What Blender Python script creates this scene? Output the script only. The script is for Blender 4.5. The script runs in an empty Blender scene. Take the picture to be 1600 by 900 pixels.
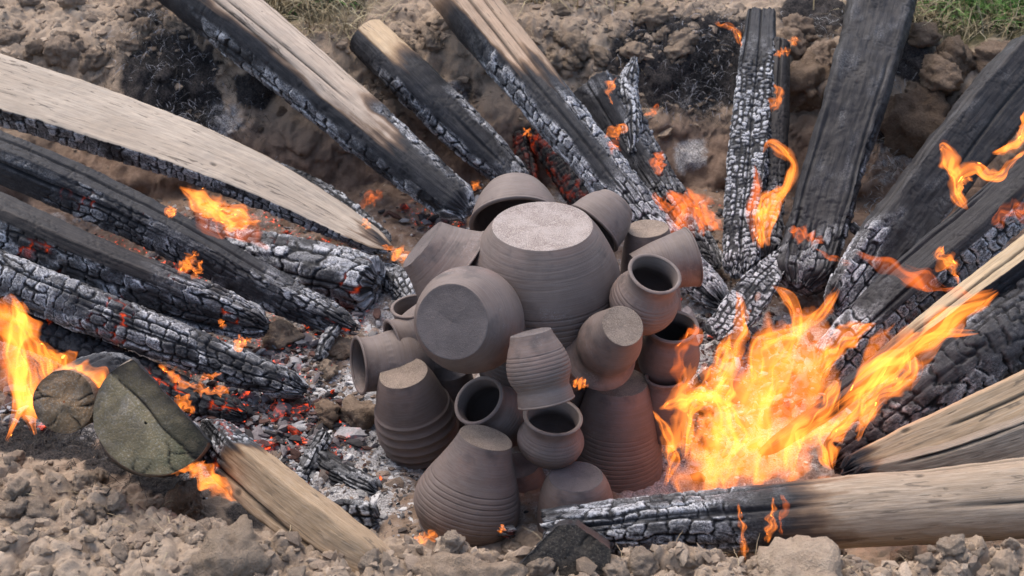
import bpy, math, random
import numpy as np
from mathutils import Vector

R = math.radians
scene = bpy.context.scene
rng = np.random.default_rng(7)
random.seed(7)

# ------------------------------------------------------------------ camera
HFOV, DIST, PITCH, TZ = R(30.0), 5.0, R(32.5), 0.45
cam_d = bpy.data.cameras.new("camera")
cam = bpy.data.objects.new("camera", cam_d)
scene.collection.objects.link(cam)
cam_d.angle = HFOV
cam_d.clip_end = 400
CAM = np.array([0.0, -DIST * math.cos(PITCH), TZ + DIST * math.sin(PITCH)])
cam.location = CAM
cam.rotation_euler = (math.pi / 2 - PITCH, 0, 0)
cam_d.dof.use_dof = True
cam_d.dof.focus_distance = 5.0
cam_d.dof.aperture_fstop = 5.0
scene.camera = cam
FPX = 800 / math.tan(HFOV / 2)
CF = np.array([0, math.cos(PITCH), -math.sin(PITCH)])
CU = np.array([0, math.sin(PITCH), math.cos(PITCH)])
CR = np.array([1.0, 0, 0])

# ------------------------------------------------------------------ light
world = bpy.data.worlds.new("World")
scene.world = world
world.use_nodes = True
wn = world.node_tree
sky = wn.nodes.new("ShaderNodeTexSky")
sky.sky_type = 'NISHITA'
sky.sun_disc = False
SUN_EL, SUN_AZ = R(62), R(-35)
sky.sun_elevation = SUN_EL
sky.sun_rotation = SUN_AZ
sky.dust_density = 4.0
sky.air_density = 1.0
wn.nodes["Background"].inputs[1].default_value = 0.15
wn.links.new(sky.outputs[0], wn.nodes["Background"].inputs[0])
sun_d = bpy.data.lights.new("sun", 'SUN')
sun_d.energy = 0.55
sun_d.angle = R(55)
sun_d.color = (1.0, 0.95, 0.88)
sun = bpy.data.objects.new("sun", sun_d)
scene.collection.objects.link(sun)
sdir = Vector((math.sin(SUN_AZ) * math.cos(SUN_EL), math.cos(SUN_AZ) * math.cos(SUN_EL), math.sin(SUN_EL)))
sun.rotation_euler = sdir.to_track_quat('Z', 'Y').to_euler()
scene.view_settings.view_transform = 'Standard'
scene.view_settings.look = 'None'
scene.view_settings.exposure = 1.3
scene.view_settings.gamma = 1.0
scene.view_settings.use_curve_mapping = False
scene.render.engine = 'CYCLES'
cy = scene.cycles
cy.max_bounces = 6
cy.diffuse_bounces = 3
cy.glossy_bounces = 2
cy.transparent_max_bounces = 32
cy.volume_bounces = 0
cy.sample_clamp_indirect = 4.0
cy.use_denoising = True
cy.caustics_reflective = False
cy.caustics_refractive = False

# ------------------------------------------------------------------ helpers
def ray(px, py):
    return CF + CR * (px - 800) / FPX + CU * (450 - py) / FPX
def P(px, py, z=None, y=None):
    d = ray(px, py)
    t = (z - CAM[2]) / d[2] if z is not None else (y - CAM[1]) / d[1]
    return CAM + d * t
def mpp(p):
    return float(np.dot(np.asarray(p) - CAM, CF)) / FPX
def nrm(v):
    v = np.asarray(v, float)
    return v / (np.linalg.norm(v) + 1e-12)
def sst(a, b, x):
    t = np.clip((x - a) / (b - a if b != a else 1e-9), 0, 1)
    return t * t * (3 - 2 * t)

def hsh(ix, iy, seed):
    h = (ix.astype(np.int64) * 374761393 + iy.astype(np.int64) * 668265263 + int(seed) * 2147483647 + 1274126177) & 0xFFFFFFFF
    h = ((h ^ (h >> 13)) * 1274126177) & 0xFFFFFFFF
    h = ((h ^ (h >> 16)) * 2246822519) & 0xFFFFFFFF
    h = h ^ (h >> 15)
    return (h & 0xFFFFFF) / float(0x1000000)
def pn(x, y, seed=0):
    x = np.asarray(x, float); y = np.asarray(y, float)
    xi = np.floor(x); yi = np.floor(y)
    fx, fy = x - xi, y - yi
    xi = xi.astype(np.int64); yi = yi.astype(np.int64)
    def g(dx, dy):
        a = hsh(xi + dx, yi + dy, seed) * 2 * np.pi
        return np.cos(a) * (fx - dx) + np.sin(a) * (fy - dy)
    u = fx ** 3 * (fx * (fx * 6 - 15) + 10); v = fy ** 3 * (fy * (fy * 6 - 15) + 10)
    a = g(0, 0) * (1 - u) + g(1, 0) * u
    b = g(0, 1) * (1 - u) + g(1, 1) * u
    return (a * (1 - v) + b * v) * 1.5
def fbm(x, y, seed=0, o=4, gain=.5):
    s = 0; a = 1.0; f = 1.0; tot = 0
    for i in range(o):
        s = s + a * pn(x * f, y * f, seed + i * 17); tot += a; a *= gain; f *= 2.03
    return s / tot
def worley(x, y, seed=0, jit=.8, brick=False):
    x = np.asarray(x, float); y = np.asarray(y, float)
    yi = np.floor(y).astype(np.int64)
    f1 = np.full(x.shape, 9.0); f2 = np.full(x.shape, 9.0); cid = np.zeros(x.shape)
    for dy in (-1, 0, 1):
        cyy = yi + dy
        off = np.where(cyy % 2 == 0, 0.0, .5) if brick else 0.0
        xs = x + off
        xi = np.floor(xs).astype(np.int64)
        for dx in (-1, 0, 1):
            cx = xi + dx
            jx = .5 + (hsh(cx, cyy, seed) - .5) * jit; jy = .5 + (hsh(cx, cyy, seed + 91) - .5) * jit
            d = np.sqrt((cx + jx - xs) ** 2 + (cyy + jy - y) ** 2)
            h = hsh(cx, cyy, seed + 53)
            near = d < f1
            f2 = np.where(near, f1, np.minimum(f2, d))
            cid = np.where(near, h, cid)
            f1 = np.where(near, d, f1)
    return f1, f2, cid

def vor1(x, row, seed, jit=.6):
    """1-D cells along x, different in every row: distance to the border, cell number and the number of the border"""
    xi = np.floor(x).astype(np.int64); row = np.asarray(row).astype(np.int64) + xi * 0
    f1 = np.full(x.shape, 9.0); f2 = np.full(x.shape, 9.0); cid = np.zeros(x.shape); c2 = np.zeros(x.shape)
    for dx in (-1, 0, 1):
        c = xi + dx
        d = np.abs(c + .5 + (hsh(c, row, seed) - .5) * jit - x)
        near = d < f1; mid = (~near) & (d < f2)
        c2 = np.where(near, cid, np.where(mid, c, c2))
        f2 = np.where(near, f1, np.minimum(f2, d)); cid = np.where(near, c, cid); f1 = np.where(near, d, f1)
    return (f2 - f1) * .5, cid.astype(np.int64), np.minimum(cid, c2).astype(np.int64)
def bricks(U, V, su, sv, sd):
    U = U + 1.1 * su * fbm(U / su * .22, V / sv * .18, sd + 71, 2); V = V + .5 * sv * fbm(U / su * .2, V / sv * .25 + 7, sd + 72, 2)
    wv = V / sv + .34 * fbm(U / su * .5, V / sv * .4, sd + 5, 3) + .10 * pn(U / su * 1.7, V / sv, sd + 55)
    dv, row, bv = vor1(wv, 0 * wv, sd, .75)
    seg = np.floor(U / (su * 1.7) + .5 * hsh(bv, 0 * bv, sd + 31) ).astype(np.int64)
    dv = dv + .5 * (hsh(bv, seg, sd + 33) < .28)
    wu = U / su * (.65 + .75 * hsh(row, 0 * row, sd + 3)) + .36 * fbm(U / su * .5 + 40, V / sv * .9, sd + 6, 3) + .12 * pn(U / su, V / sv * 2.2, sd + 56)
    du, col, bu = vor1(wu, row, sd + 1, .95)
    a, b = du * su, dv * sv
    k = 520.0
    e = -np.log(np.exp(-k * a) + np.exp(-k * b) + 1e-12) / k
    return np.maximum(e, 0), hsh(col, row, sd + 9)

def make_mesh(name, verts, faces, mat=None, smooth=True, attrs=None):
    """faces: array (n,4) or (n,3) or list of such arrays"""
    me = bpy.data.meshes.new(name)
    fl = faces if isinstance(faces, list) else [faces]
    fl = [np.asarray(f, np.int32) for f in fl if len(f)]
    nv = len(verts)
    me.vertices.add(nv)
    me.vertices.foreach_set("co", np.asarray(verts, np.float32).ravel())
    loops = np.concatenate([f.ravel() for f in fl])
    sizes = np.concatenate([np.full(len(f), f.shape[1], np.int32) for f in fl])
    starts = np.concatenate([[0], np.cumsum(sizes)[:-1]]).astype(np.int32)
    me.loops.add(len(loops)); me.loops.foreach_set("vertex_index", loops)
    me.polygons.add(len(sizes)); me.polygons.foreach_set("loop_start", starts)
    me.polygons.foreach_set("use_smooth", np.full(len(sizes), smooth))
    for k, v in (attrs or {}).items():
        v = np.asarray(v, np.float32)
        if v.ndim == 1:
            a = me.attributes.new(k, 'FLOAT', 'POINT'); a.data.foreach_set("value", v)
        elif v.shape[1] == 3:
            a = me.attributes.new(k, 'FLOAT_VECTOR', 'POINT'); a.data.foreach_set("vector", v.ravel())
        else:
            a = me.attributes.new(k, 'FLOAT_COLOR', 'POINT'); a.data.foreach_set("color", v.ravel())
    me.update(calc_edges=True)
    if mat: me.materials.append(mat)
    return me
def link(name, me, parent=None, loc=None):
    o = bpy.data.objects.new(name, me)
    scene.collection.objects.link(o)
    if parent: o.parent = parent
    if loc is not None: o.location = loc
    return o
def tag(o, label=None, cat=None, group=None, kind=None):
    if label: o["label"] = label
    if cat: o["category"] = cat
    if group: o["group"] = group
    if kind: o["kind"] = kind
    return o
def compact(verts, faces, attrs):
    used = np.unique(faces.ravel())
    m = np.full(len(verts), -1, np.int64); m[used] = np.arange(len(used))
    return verts[used], m[faces], {k: v[used] for k, v in attrs.items()}

class NT:
    """small wrapper for building node materials"""
    def __init__(s, name):
        s.m = bpy.data.materials.new(name); s.m.use_nodes = True
        s.t = s.m.node_tree; s.t.nodes.clear()
        s.out = s.t.nodes.new("ShaderNodeOutputMaterial")
    def n(s, typ, **kw):
        nd = s.t.nodes.new(typ)
        for k, v in kw.items():
            if k.startswith("i_"):
                key = k[2:]; key = int(key) if key.isdigit() else key.replace("_", " ")
                s.set(nd.inputs[key], v)
            else: setattr(nd, k, v)
        return nd
    def set(s, inp, v):
        if isinstance(v, bpy.types.NodeSocket): s.t.links.new(v, inp)
        else: inp.default_value = v
    def attr(s, name, out="Fac"):
        nd = s.n("ShaderNodeAttribute", attribute_name=name); return nd.outputs[out]
    def math(s, op, a, b=None, c=None, clamp=False):
        nd = s.n("ShaderNodeMath", operation=op, use_clamp=clamp)
        s.set(nd.inputs[0], a)
        if b is not None: s.set(nd.inputs[1], b)
        if c is not None: s.set(nd.inputs[2], c)
        return nd.outputs[0]
    def mix(s, f, a, b, typ='MIX'):
        nd = s.n("ShaderNodeMix", data_type='RGBA', blend_type=typ)
        s.set(nd.inputs[0], f); s.set(nd.inputs[6], a); s.set(nd.inputs[7], b)
        return nd.outputs[2]
    def noise(s, vec, scale, detail=4, rough=.55, dist=0.0):
        nd = s.n("ShaderNodeTexNoise")
        if vec is not None: s.set(nd.inputs["Vector"], vec)
        nd.inputs["Scale"].default_value = scale; nd.inputs["Detail"].default_value = detail
        nd.inputs["Roughness"].default_value = rough; nd.inputs["Distortion"].default_value = dist
        return nd.outputs[0]
    def vmul(s, v, xyz):
        nd = s.n("ShaderNodeVectorMath", operation='MULTIPLY'); s.set(nd.inputs[0], v); nd.inputs[1].default_value = xyz
        return nd.outputs[0]
    def ramp(s, f, stops, interp='LINEAR'):
        nd = s.n("ShaderNodeValToRGB"); s.set(nd.inputs[0], f)
        cr = nd.color_ramp; cr.interpolation = interp
        while len(cr.elements) < len(stops): cr.elements.new(.5)
        for e, (p, c) in zip(cr.elements, stops):
            e.position = p; e.color = (*c, 1) if len(c) == 3 else c
        return nd.outputs[0]
    def rng(s, v, a, b, c=0.0, d=1.0):
        nd = s.n("ShaderNodeMapRange", interpolation_type='SMOOTHSTEP')
        s.set(nd.inputs[0], v)
        for i, q in enumerate((a, b, c, d)): nd.inputs[1 + i].default_value = q
        return nd.outputs[0]
    def bump(s, h, strength, dist):
        nd = s.n("ShaderNodeBump"); s.set(nd.inputs["Height"], h)
        nd.inputs["Strength"].default_value = strength; nd.inputs["Distance"].default_value = dist
        return nd.outputs[0]
    def bsdf(s, col, rough=.8, spec=.3, normal=None, emis=None, estr=None):
        nd = s.n("ShaderNodeBsdfPrincipled")
        s.set(nd.inputs["Base Color"], col); s.set(nd.inputs["Roughness"], rough)
        s.set(nd.inputs["Specular IOR Level"], spec)
        if normal is not None: s.set(nd.inputs["Normal"], normal)
        if emis is not None: s.set(nd.inputs["Emission Color"], emis); s.set(nd.inputs["Emission Strength"], estr)
        s.t.links.new(nd.outputs[0], s.out.inputs["Surface"])
        return nd

# ------------------------------------------------------------------ materials
def sep(nt, name):
    nd = nt.n("ShaderNodeSeparateColor"); nt.set(nd.inputs[0], nt.attr(name, "Color")); return nd.outputs
def mat_timber(crust):
    nt = NT("charred_crust" if crust else "split_timber")
    tm = sep(nt, "tm"); lc = nt.attr("lc", "Vector"); tint = nt.attr("tint", "Color")
    cr = nt.attr("crack")
    grain = nt.noise(nt.vmul(lc, (5, 130, 1)), 1.0, 5, .6, .4)
    fine = nt.noise(nt.vmul(lc, (22, 420, 1)), 1.0, 3, .6)
    low = nt.noise(nt.vmul(lc, (3, 9, 1)), 1.0, 3, .6)
    iso = nt.noise(nt.vmul(lc, (1, 1, 1)), 160, 4, .65)
    iso2 = nt.noise(nt.vmul(lc, (1, 1, 1)), 26, 4, .6)
    streak = nt.noise(nt.vmul(lc, (8, 60, 1)), 1.0, 4, .6, 1.5)
    dk = nt.mix(.27, tint, (0, 0, 0, 1))
    wood = nt.mix(nt.rng(grain, .3, .7), dk, tint)
    wood = nt.mix(nt.rng(fine, .4, .65, .0, .4), wood, nt.mix(.5, tint, (.62, .54, .44, 1)))
    wood = nt.mix(nt.rng(low, .35, .7, 0, .5), wood, nt.mix(.55, tint, (.17, .125, .085, 1)))
    wood = nt.mix(nt.rng(streak, .595, .68, 0, .65), wood, (.07, .057, .046, 1))
    ch = nt.math('ADD', tm[0], nt.math('MULTIPLY', nt.math('SUBTRACT', grain, .5), .22))
    ch = nt.math('ADD', ch, nt.math('MULTIPLY', nt.math('SUBTRACT', iso2, .5), .25))
    wood = nt.mix(nt.rng(ch, .02, .22), wood, nt.mix(.6, wood, (.13, .07, .035, 1)))
    wood = nt.mix(nt.rng(ch, .15, .45), wood, nt.mix(.85, wood, (.07, .048, .036, 1)))
    charc = nt.mix(nt.rng(iso2, .3, .7), (.008, .0085, .010, 1), (.028, .0275, .030, 1))
    charc = nt.mix(nt.rng(fine, .45, .75, 0, .4), charc, (.055, .055, .06, 1))
    charc = nt.mix(nt.math('MULTIPLY', nt.attr("warm"), 1.0), charc, nt.mix(nt.rng(grain, .3, .7), (.013, .0112, .0102, 1), (.041, .034, .030, 1)))
    col = nt.mix(nt.rng(ch, .35, .8), wood, charc)
    vo = nt.n("ShaderNodeTexVoronoi", feature='DISTANCE_TO_EDGE'); vo.inputs["Scale"].default_value = 1.0
    wob = nt.n("ShaderNodeVectorMath", operation='ADD'); nt.set(wob.inputs[0], nt.vmul(lc, (95, 150, 1)))
    wn_ = nt.n("ShaderNodeTexNoise"); nt.set(wn_.inputs["Vector"], lc); wn_.inputs["Scale"].default_value = 60; nt.set(wob.inputs[1], nt.vmul(wn_.outputs["Color"], (1.6, 1.6, 0)))
    nt.set(vo.inputs["Vector"], wob.outputs[0])
    fcr = nt.math('MULTIPLY', nt.math('MULTIPLY', nt.rng(vo.outputs["Distance"], .10, .02), nt.rng(iso2, .42, .6)), nt.rng(tm[0], .6, .95))
    cr = nt.math('MAXIMUM', cr, nt.math('MULTIPLY', fcr, .8))
    ce = nt.math('ADD', nt.attr("ce"), nt.math('MULTIPLY', nt.math('SUBTRACT', nt.noise(lc, 70, 3, .6), .5), 1.5))
    main = nt.rng(ce, 1.15, .55)
    cr = nt.math('MAXIMUM', cr, main)
    rimw = nt.math('MULTIPLY', nt.rng(ce, 1.0, 1.7), nt.rng(ce, 3.4, 1.8))
    ashn = nt.rng(nt.math('ADD', iso, nt.math('MULTIPLY', rimw, .22)), .3, .72)
    ashc = nt.mix(ashn, (.095, .099, .107, 1), (.46, .46, .465, 1))
    a = nt.math('MULTIPLY', nt.math('ADD', tm[1], nt.math('MULTIPLY', nt.math('MULTIPLY', rimw, tm[1]), .25)), nt.rng(nt.math('ADD', iso2, nt.math('MULTIPLY', iso, .5)), .45, .95, .2, 1.3), clamp=True)
    col = nt.mix(a, col, ashc)
    col = nt.mix(nt.math('MULTIPLY', cr, .93), col, (.008, .008, .009, 1))
    h = nt.math('ADD', nt.math('MULTIPLY', grain, 1.0), nt.math('MULTIPLY', iso, .6 if crust else .15))
    nrm_ = nt.bump(h, .55, .004)
    em = nt.math('MULTIPLY', nt.math('MULTIPLY', tm[2], nt.rng(iso2, .46, .7)), .9)
    nt.bsdf(col, nt.math('SUBTRACT', .85, nt.math('MULTIPLY', tm[0], .25)), nt.math('ADD', .12, nt.math('MULTIPLY', tm[0], .1)), nrm_, (1, .085, .012, 1), em)
    return nt.m
M_WOOD = mat_timber(False); M_CRUST = mat_timber(True)

def mat_cut():
    nt = NT("sawn_end_grain")
    lc = nt.attr("lc", "Vector"); tint = nt.attr("tint", "Color"); tm = sep(nt, "tm")
    w = nt.n("ShaderNodeTexWave", wave_type='RINGS', rings_direction='SPHERICAL')
    nt.set(w.inputs["Vector"], lc); w.inputs["Scale"].default_value = 34; w.inputs["Distortion"].default_value = 7
    w.inputs["Detail"].default_value = 4; w.inputs["Detail Scale"].default_value = 1.5
    n1 = nt.noise(lc, 24, 5, .65); n2 = nt.noise(lc, 190, 4, .7); n3 = nt.noise(lc, 9, 3, .5)
    col = nt.mix(nt.rng(w.outputs[0], .1, .9, .0, .10), tint, nt.mix(.5, tint, (.02, .018, .014, 1)))
    col = nt.mix(nt.rng(n1, .42, .7, 0, .75), col, (.27, .23, .18, 1))
    col = nt.mix(nt.rng(n2, .5, .66, 0, .8), col, (.46, .40, .31, 1))
    col = nt.mix(nt.rng(n3, .45, .65, 0, .6), col, (.10, .08, .05, 1))
    col = nt.mix(nt.math('MULTIPLY', tm[1], nt.rng(n1, .35, .6)), col, nt.mix(nt.rng(n2, .4, .65), (.05, .06, .018, 1), (.13, .14, .05, 1)))
    col = nt.mix(nt.math('MULTIPLY', tm[0], nt.rng(n1, .2, .55, .6, 1)), col, (.028, .024, .021, 1))
    col = nt.mix(tm[2], col, (.012, .010, .009, 1))
    nt.bsdf(col, .9, .15, nt.bump(nt.math('ADD', n2, nt.math('MULTIPLY', n1, .8)), .8, .006))
    return nt.m
M_CUT = mat_cut()

def mat_clay():
    nt = NT("smoked_clay")
    pc = nt.attr("pc", "Vector"); st = nt.attr("st")
    tc = nt.n("ShaderNodeTexCoord").outputs["Object"]
    oi = nt.n("ShaderNodeObjectInfo").outputs["Random"]
    line = nt.noise(nt.vmul(pc, (2.2, 260, 1)), 1, 4, .6, .3)
    low = nt.noise(tc, 9, 4, .6); fine = nt.noise(tc, 260, 3, .65); mid = nt.noise(tc, 45, 4, .6)
    spk = nt.n("ShaderNodeTexVoronoi"); nt.set(spk.inputs["Vector"], tc); spk.inputs["Scale"].default_value = 105
    col = nt.mix(nt.rng(low, .3, .7), (.112, .084, .070, 1), (.172, .131, .108, 1))
    col = nt.mix(nt.rng(st, 0, 1, 0, .55), col, nt.mix(.5, col, (.085, .06, .052, 1)))
    col = nt.mix(nt.rng(nt.noise(tc, 5.5, 2, .5), .5, .7, 0, .75), col, (.155, .098, .078, 1))
    col = nt.mix(nt.rng(line, .35, .7, 0, .45), col, (.165, .138, .128, 1))
    col = nt.mix(nt.rng(mid, .58, .75, 0, .35), col, (.075, .062, .06, 1))
    col = nt.mix(nt.rng(spk.outputs["Distance"], .09, .03, 0, .35), col, (.24, .21, .19, 1))
    col = nt.mix(nt.rng(nt.noise(tc, 7.5, 4, .6), .54, .7, 0, .75), col, (.055, .046, .043, 1))
    col = nt.mix(nt.math('MULTIPLY', nt.rng(nt.noise(tc, 11, 5, .7), .55, .75, 0, .5), nt.rng(fine, .4, .65)), col, (.30, .275, .26, 1))
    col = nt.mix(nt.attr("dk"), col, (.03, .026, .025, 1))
    h = nt.math('ADD', nt.math('MULTIPLY', line, .9), nt.math('MULTIPLY', fine, .35))
    nt.bsdf(col, .62, .3, nt.bump(h, .5, .0016))
    return nt.m
M_CLAY = mat_clay()
def mat_base(name, c0, c1, speck, amt):
    nt = NT(name)
    tc = nt.n("ShaderNodeTexCoord").outputs["Object"]
    low = nt.noise(tc, 16, 5, .6); fine = nt.noise(tc, 340, 4, .75); mid = nt.noise(tc, 75, 4, .7)
    v = nt.n("ShaderNodeTexVoronoi"); nt.set(v.inputs["Vector"], tc); v.inputs["Scale"].default_value = 105
    col = nt.mix(nt.rng(low, .3, .7), (*c0, 1), (*c1, 1))
    col = nt.mix(nt.rng(fine, .46, .62, 0, amt), col, (*speck, 1))
    col = nt.mix(nt.rng(mid, .55, .7, 0, .5 * amt), col, (*speck, 1))
    col = nt.mix(nt.rng(v.outputs["Distance"], .16, .05, 0, .8), col, (.04, .033, .03, 1))
    nt.bsdf(col, .9, .15, nt.bump(nt.math('ADD', fine, mid), .8, .003))
    return nt.m
M_BASE_PALE = mat_base("gritty_pale_base", (.185, .145, .125), (.31, .26, .23), (.45, .39, .35), .75)
M_BASE_SAND = mat_base("sandy_brown_base", (.15, .115, .09), (.23, .178, .14), (.33, .26, .20), .75)
M_BASE_DARK = mat_base("smooth_dark_base", (.098, .083, .079), (.14, .118, .111), (.14, .118, .11), .4)

def mat_ground():
    nt = NT("trampled_clay_soil")
    gm = sep(nt, "gm"); gk = sep(nt, "gk")
    tc = nt.n("ShaderNodeTexCoord").outputs["Object"]
    n1 = nt.noise(tc, 3.2, 5, .6); n2 = nt.noise(tc, 28, 6, .65); n3 = nt.noise(tc, 190, 4, .7)
    n4 = nt.noise(tc, 90, 3, .6)
    soil = nt.mix(nt.rng(n1, .3, .7), (.255, .193, .138, 1), (.345, .27, .198, 1))
    soil = nt.mix(nt.rng(n2, .3, .72, 0, .55), soil, (.19, .14, .10, 1))
    soil = nt.mix(nt.rng(n3, .45, .75, 0, .5), soil, (.38, .30, .225, 1))
    baked = nt.mix(nt.rng(n2, .3, .7), (.14, .094, .068, 1), (.23, .162, .12, 1))
    col = nt.mix(gm[2], soil, baked)
    burnt = nt.mix(nt.rng(n3, .3, .75), (.012, .012, .013, 1), (.07, .06, .054, 1))
    bf = nt.rng(nt.math('ADD', gm[1], nt.math('MULTIPLY', nt.math('SUBTRACT', n2, .5), .7)), .25, .7)
    col = nt.mix(bf, col, burnt)
    ash = nt.mix(nt.rng(n3, .32, .7), (.13, .12, .115, 1), (.47, .455, .44, 1))
    af = nt.rng(nt.math('ADD', gm[0], nt.math('MULTIPLY', nt.math('SUBTRACT', n2, .5), 1.1)), .3, .75)
    col = nt.mix(af, col, ash)
    grs = nt.mix(nt.rng(n2, .35, .7), (.05, .052, .022, 1), (.16, .135, .075, 1))
    col = nt.mix(gk[0], col, grs)
    em = nt.math('MULTIPLY', nt.math('MULTIPLY', gk[1], nt.rng(n4, .60, .70)), 1.2)
    h = nt.math('ADD', nt.math('ADD', nt.math('MULTIPLY', n2, .8), nt.math('MULTIPLY', n3, .4)), nt.math('MULTIPLY', nt.noise(tc, 75, 5, .7), .6))
    nt.bsdf(col, .95, .1, nt.bump(h, .75, .009), (1, .07, .012, 1), em)
    return nt.m
M_SOIL = mat_ground()
def mat_clod():
    nt = NT("dry_clay_clod")
    tc = nt.n("ShaderNodeTexCoord").outputs["Object"]; ob = nt.n("ShaderNodeObjectInfo")
    n2 = nt.noise(tc, 3.0, 6, .65); n3 = nt.noise(tc, 22, 4, .7)
    col = nt.mix(nt.rng(n2, .3, .7), (.25, .188, .135, 1), (.34, .265, .195, 1))
    col = nt.mix(nt.rng(n3, .45, .75, 0, .55), col, (.37, .295, .225, 1))
    hsv = nt.n("ShaderNodeHueSaturation"); nt.set(hsv.inputs["Color"], col)
    nt.set(hsv.inputs["Value"], nt.rng(ob.outputs["Random"], 0, 1, .82, 1.12))
    nt.set(hsv.inputs["Saturation"], .95)
    c2 = nt.mix(1, hsv.outputs[0], ob.outputs["Color"], 'MULTIPLY')
    nt.bsdf(c2, .95, .12, nt.bump(nt.math('ADD', n2, nt.math('ADD', nt.math('MULTIPLY', n3, .35), nt.math('MULTIPLY', nt.noise(tc, 9, 4, .7), .6))), .7, .045))
    return nt.m
M_CLOD = mat_clod()
def mat_vcol(name, rough=.85, emit=0.0, spec=.25, nscale=300):
    nt = NT(name)
    c = nt.attr("col", "Color"); tc = nt.n("ShaderNodeTexCoord").outputs["Object"]
    n = nt.noise(tc, nscale, 3, .6)
    c2 = nt.mix(nt.rng(n, .3, .7, 0, .6), c, nt.mix(.55, c, (0, 0, 0, 1)))
    if emit:
        nt.bsdf(c2, rough, spec, None, (1, .075, .01, 1), nt.math('MULTIPLY', nt.math('MULTIPLY', nt.attr("glow"), nt.rng(nt.noise(tc, 55, 3, .6), .48, .68, .02, 1)), emit))
    else: nt.bsdf(c2, rough, spec)
    return nt.m
M_BITS = mat_vcol("ash_and_charcoal"); M_FIBRE = mat_vcol("burnt_fibre", .8); M_GRASS = mat_vcol("grass_blade", .7, nscale=40)
M_EMBER = mat_vcol("glowing_coal", .85, 1.7, .2, 120)
def mat_fire(name, col, strength, absorb):
    nt = NT(name)
    e = nt.n("ShaderNodeEmission"); e.inputs[0].default_value = (*col, 1); e.inputs[1].default_value = strength
    a = nt.n("ShaderNodeVolumeAbsorption"); a.inputs[0].default_value = (0, 0, 0, 1); a.inputs[1].default_value = absorb
    d = nt.n("ShaderNodeAddShader"); nt.t.links.new(e.outputs[0], d.inputs[0]); nt.t.links.new(a.outputs[0], d.inputs[1])
    nt.t.links.new(d.outputs[0], nt.out.inputs["Volume"])
    return nt.m
M_FIRE = mat_fire("burning_gas", (1.0, .245, .033), 70, 24)
M_FIRE_DIM = mat_fire("thin_burning_gas", (1.0, .19, .03), 34, 26)
M_FIRE_SMALL = mat_fire("licking_flame", (1.0, .245, .035), 60, 27)

# ------------------------------------------------------------------ ground
TOE = np.array([(-2.3, -.22), (-1.35, -.28), (-.98, -.46), (-.66, -.62), (-.3, -.70), (.2, -.72), (.8, -.74), (1.5, -.66), (2.2, -.5),
                (2.3, .7), (1.62, 1.02), (1.2, 1.1), (.75, 1.22), (.2, 1.28), (-.3, 1.26), (-.75, 1.2), (-1.15, 1.16), (-1.6, 1.12), (-2.3, .95)])
def sdf(x, y):
    d = np.full(x.shape, 1e9); ins = np.zeros(x.shape, bool)
    n = len(TOE)
    for i in range(n):
        a, b = TOE[i], TOE[(i + 1) % n]
        e = b - a
        t = np.clip(((x - a[0]) * e[0] + (y - a[1]) * e[1]) / (e @ e), 0, 1)
        d = np.minimum(d, np.hypot(x - a[0] - t * e[0], y - a[1] - t * e[1]))
        c = (a[1] > y) != (b[1] > y)
        xi = (b[0] - a[0]) * (y - a[1]) / (b[1] - a[1] + 1e-12) + a[0]
        ins ^= c & (x < xi)
    return np.where(ins, -d, d)
def Hsmooth(x, y):
    d = sdf(x, y) + .07 * fbm(x * 2.2, y * 2.2, 5, 3)
    far = sst(.2, .6, y)
    w = .27 + .24 * far
    h = .36 + .05 * far
    wall = sst(-.04, 1, d / w)
    z = h * wall
    z = z + np.clip(d - w, 0, 2.2) * .05
    # ledge on the far wall
    z = z + .05 * far * sst(.06, .10, d) * (1 - sst(.17, .3, d))
    # burning bed rises a little toward the walls on left and right
    z = z + .05 * sst(-.6, -.1, d) * (1 - sst(-.1, .1, d))
    return z, d
def H(x, y, detail=True):
    x = np.asarray(x, float); y = np.asarray(y, float)
    z, d = Hsmooth(x, y)
    out = sst(-.05, .12, d)
    amp = .40 + .60 * sst(.12, .42, d) + .35 * out * (1 - sst(.12, .42, d)) * (1 - .5 * sst(.2, .6, y)) + .5 * out * (1 - sst(.2, .6, y)) * (1 - sst(.12, .42, d))
    wx = x + .03 * pn(x * 9, y * 9, 31); wy = y + .03 * pn(x * 9, y * 9, 32)
    amp = amp * (1 - .25 * sst(.8, 1.3, y))
    for s, a, sd in ((.17, .045, 1), (.085, .026, 2), (.04, .0155, 3)):
        f1, f2, c = worley(wx / s, wy / s, sd, .95)
        lump = np.clip(1 - f1 ** 2 * 1.3, 0, 1) * (.3 + .7 * c) * sst(0, .25, f2 - f1)
        z = z + amp * a * (lump - .3)
    z = z + .02 * amp * fbm(x * 11, y * 11, 8, 4) 
    if detail:
        f1, f2, c = worley(wx / .018, wy / .018, 4, .95)
        z = z + (.5 + .5 * out) * .009 * (np.clip(1 - f1 * f1 * 1.4, 0, 1) * (.2 + .8 * c) - .3)
        z = z + .008 * fbm(x * 60, y * 60, 9, 3)
    return z
def G(px, py):
    """ground point under a photograph pixel"""
    d = ray(px, py)
    ts = np.linspace(3.2, 9.5, 420)
    pts = CAM + ts[:, None] * d
    hz = H(pts[:, 0], pts[:, 1], False)
    k = np.argmax(pts[:, 2] < hz)
    return pts[k]
def axis_coords(a, b, step, far, g=1.35):
    core = np.arange(a, b + 1e-6, step)
    o = []; s = step; v = b
    while v < far: s *= g; v += s; o.append(v)
    o2 = []; s = step; v = a
    while v > -far: s *= g; v -= s; o2.append(v)
    return np.concatenate([o2[::-1], core, o])
gx = axis_coords(-1.85, 1.85, .0073, 60); gy = axis_coords(-1.25, 2.35, .0070, 60)
GX, GY = np.meshgrid(gx, gy)
gxf, gyf = GX.ravel(), GY.ravel()
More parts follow.
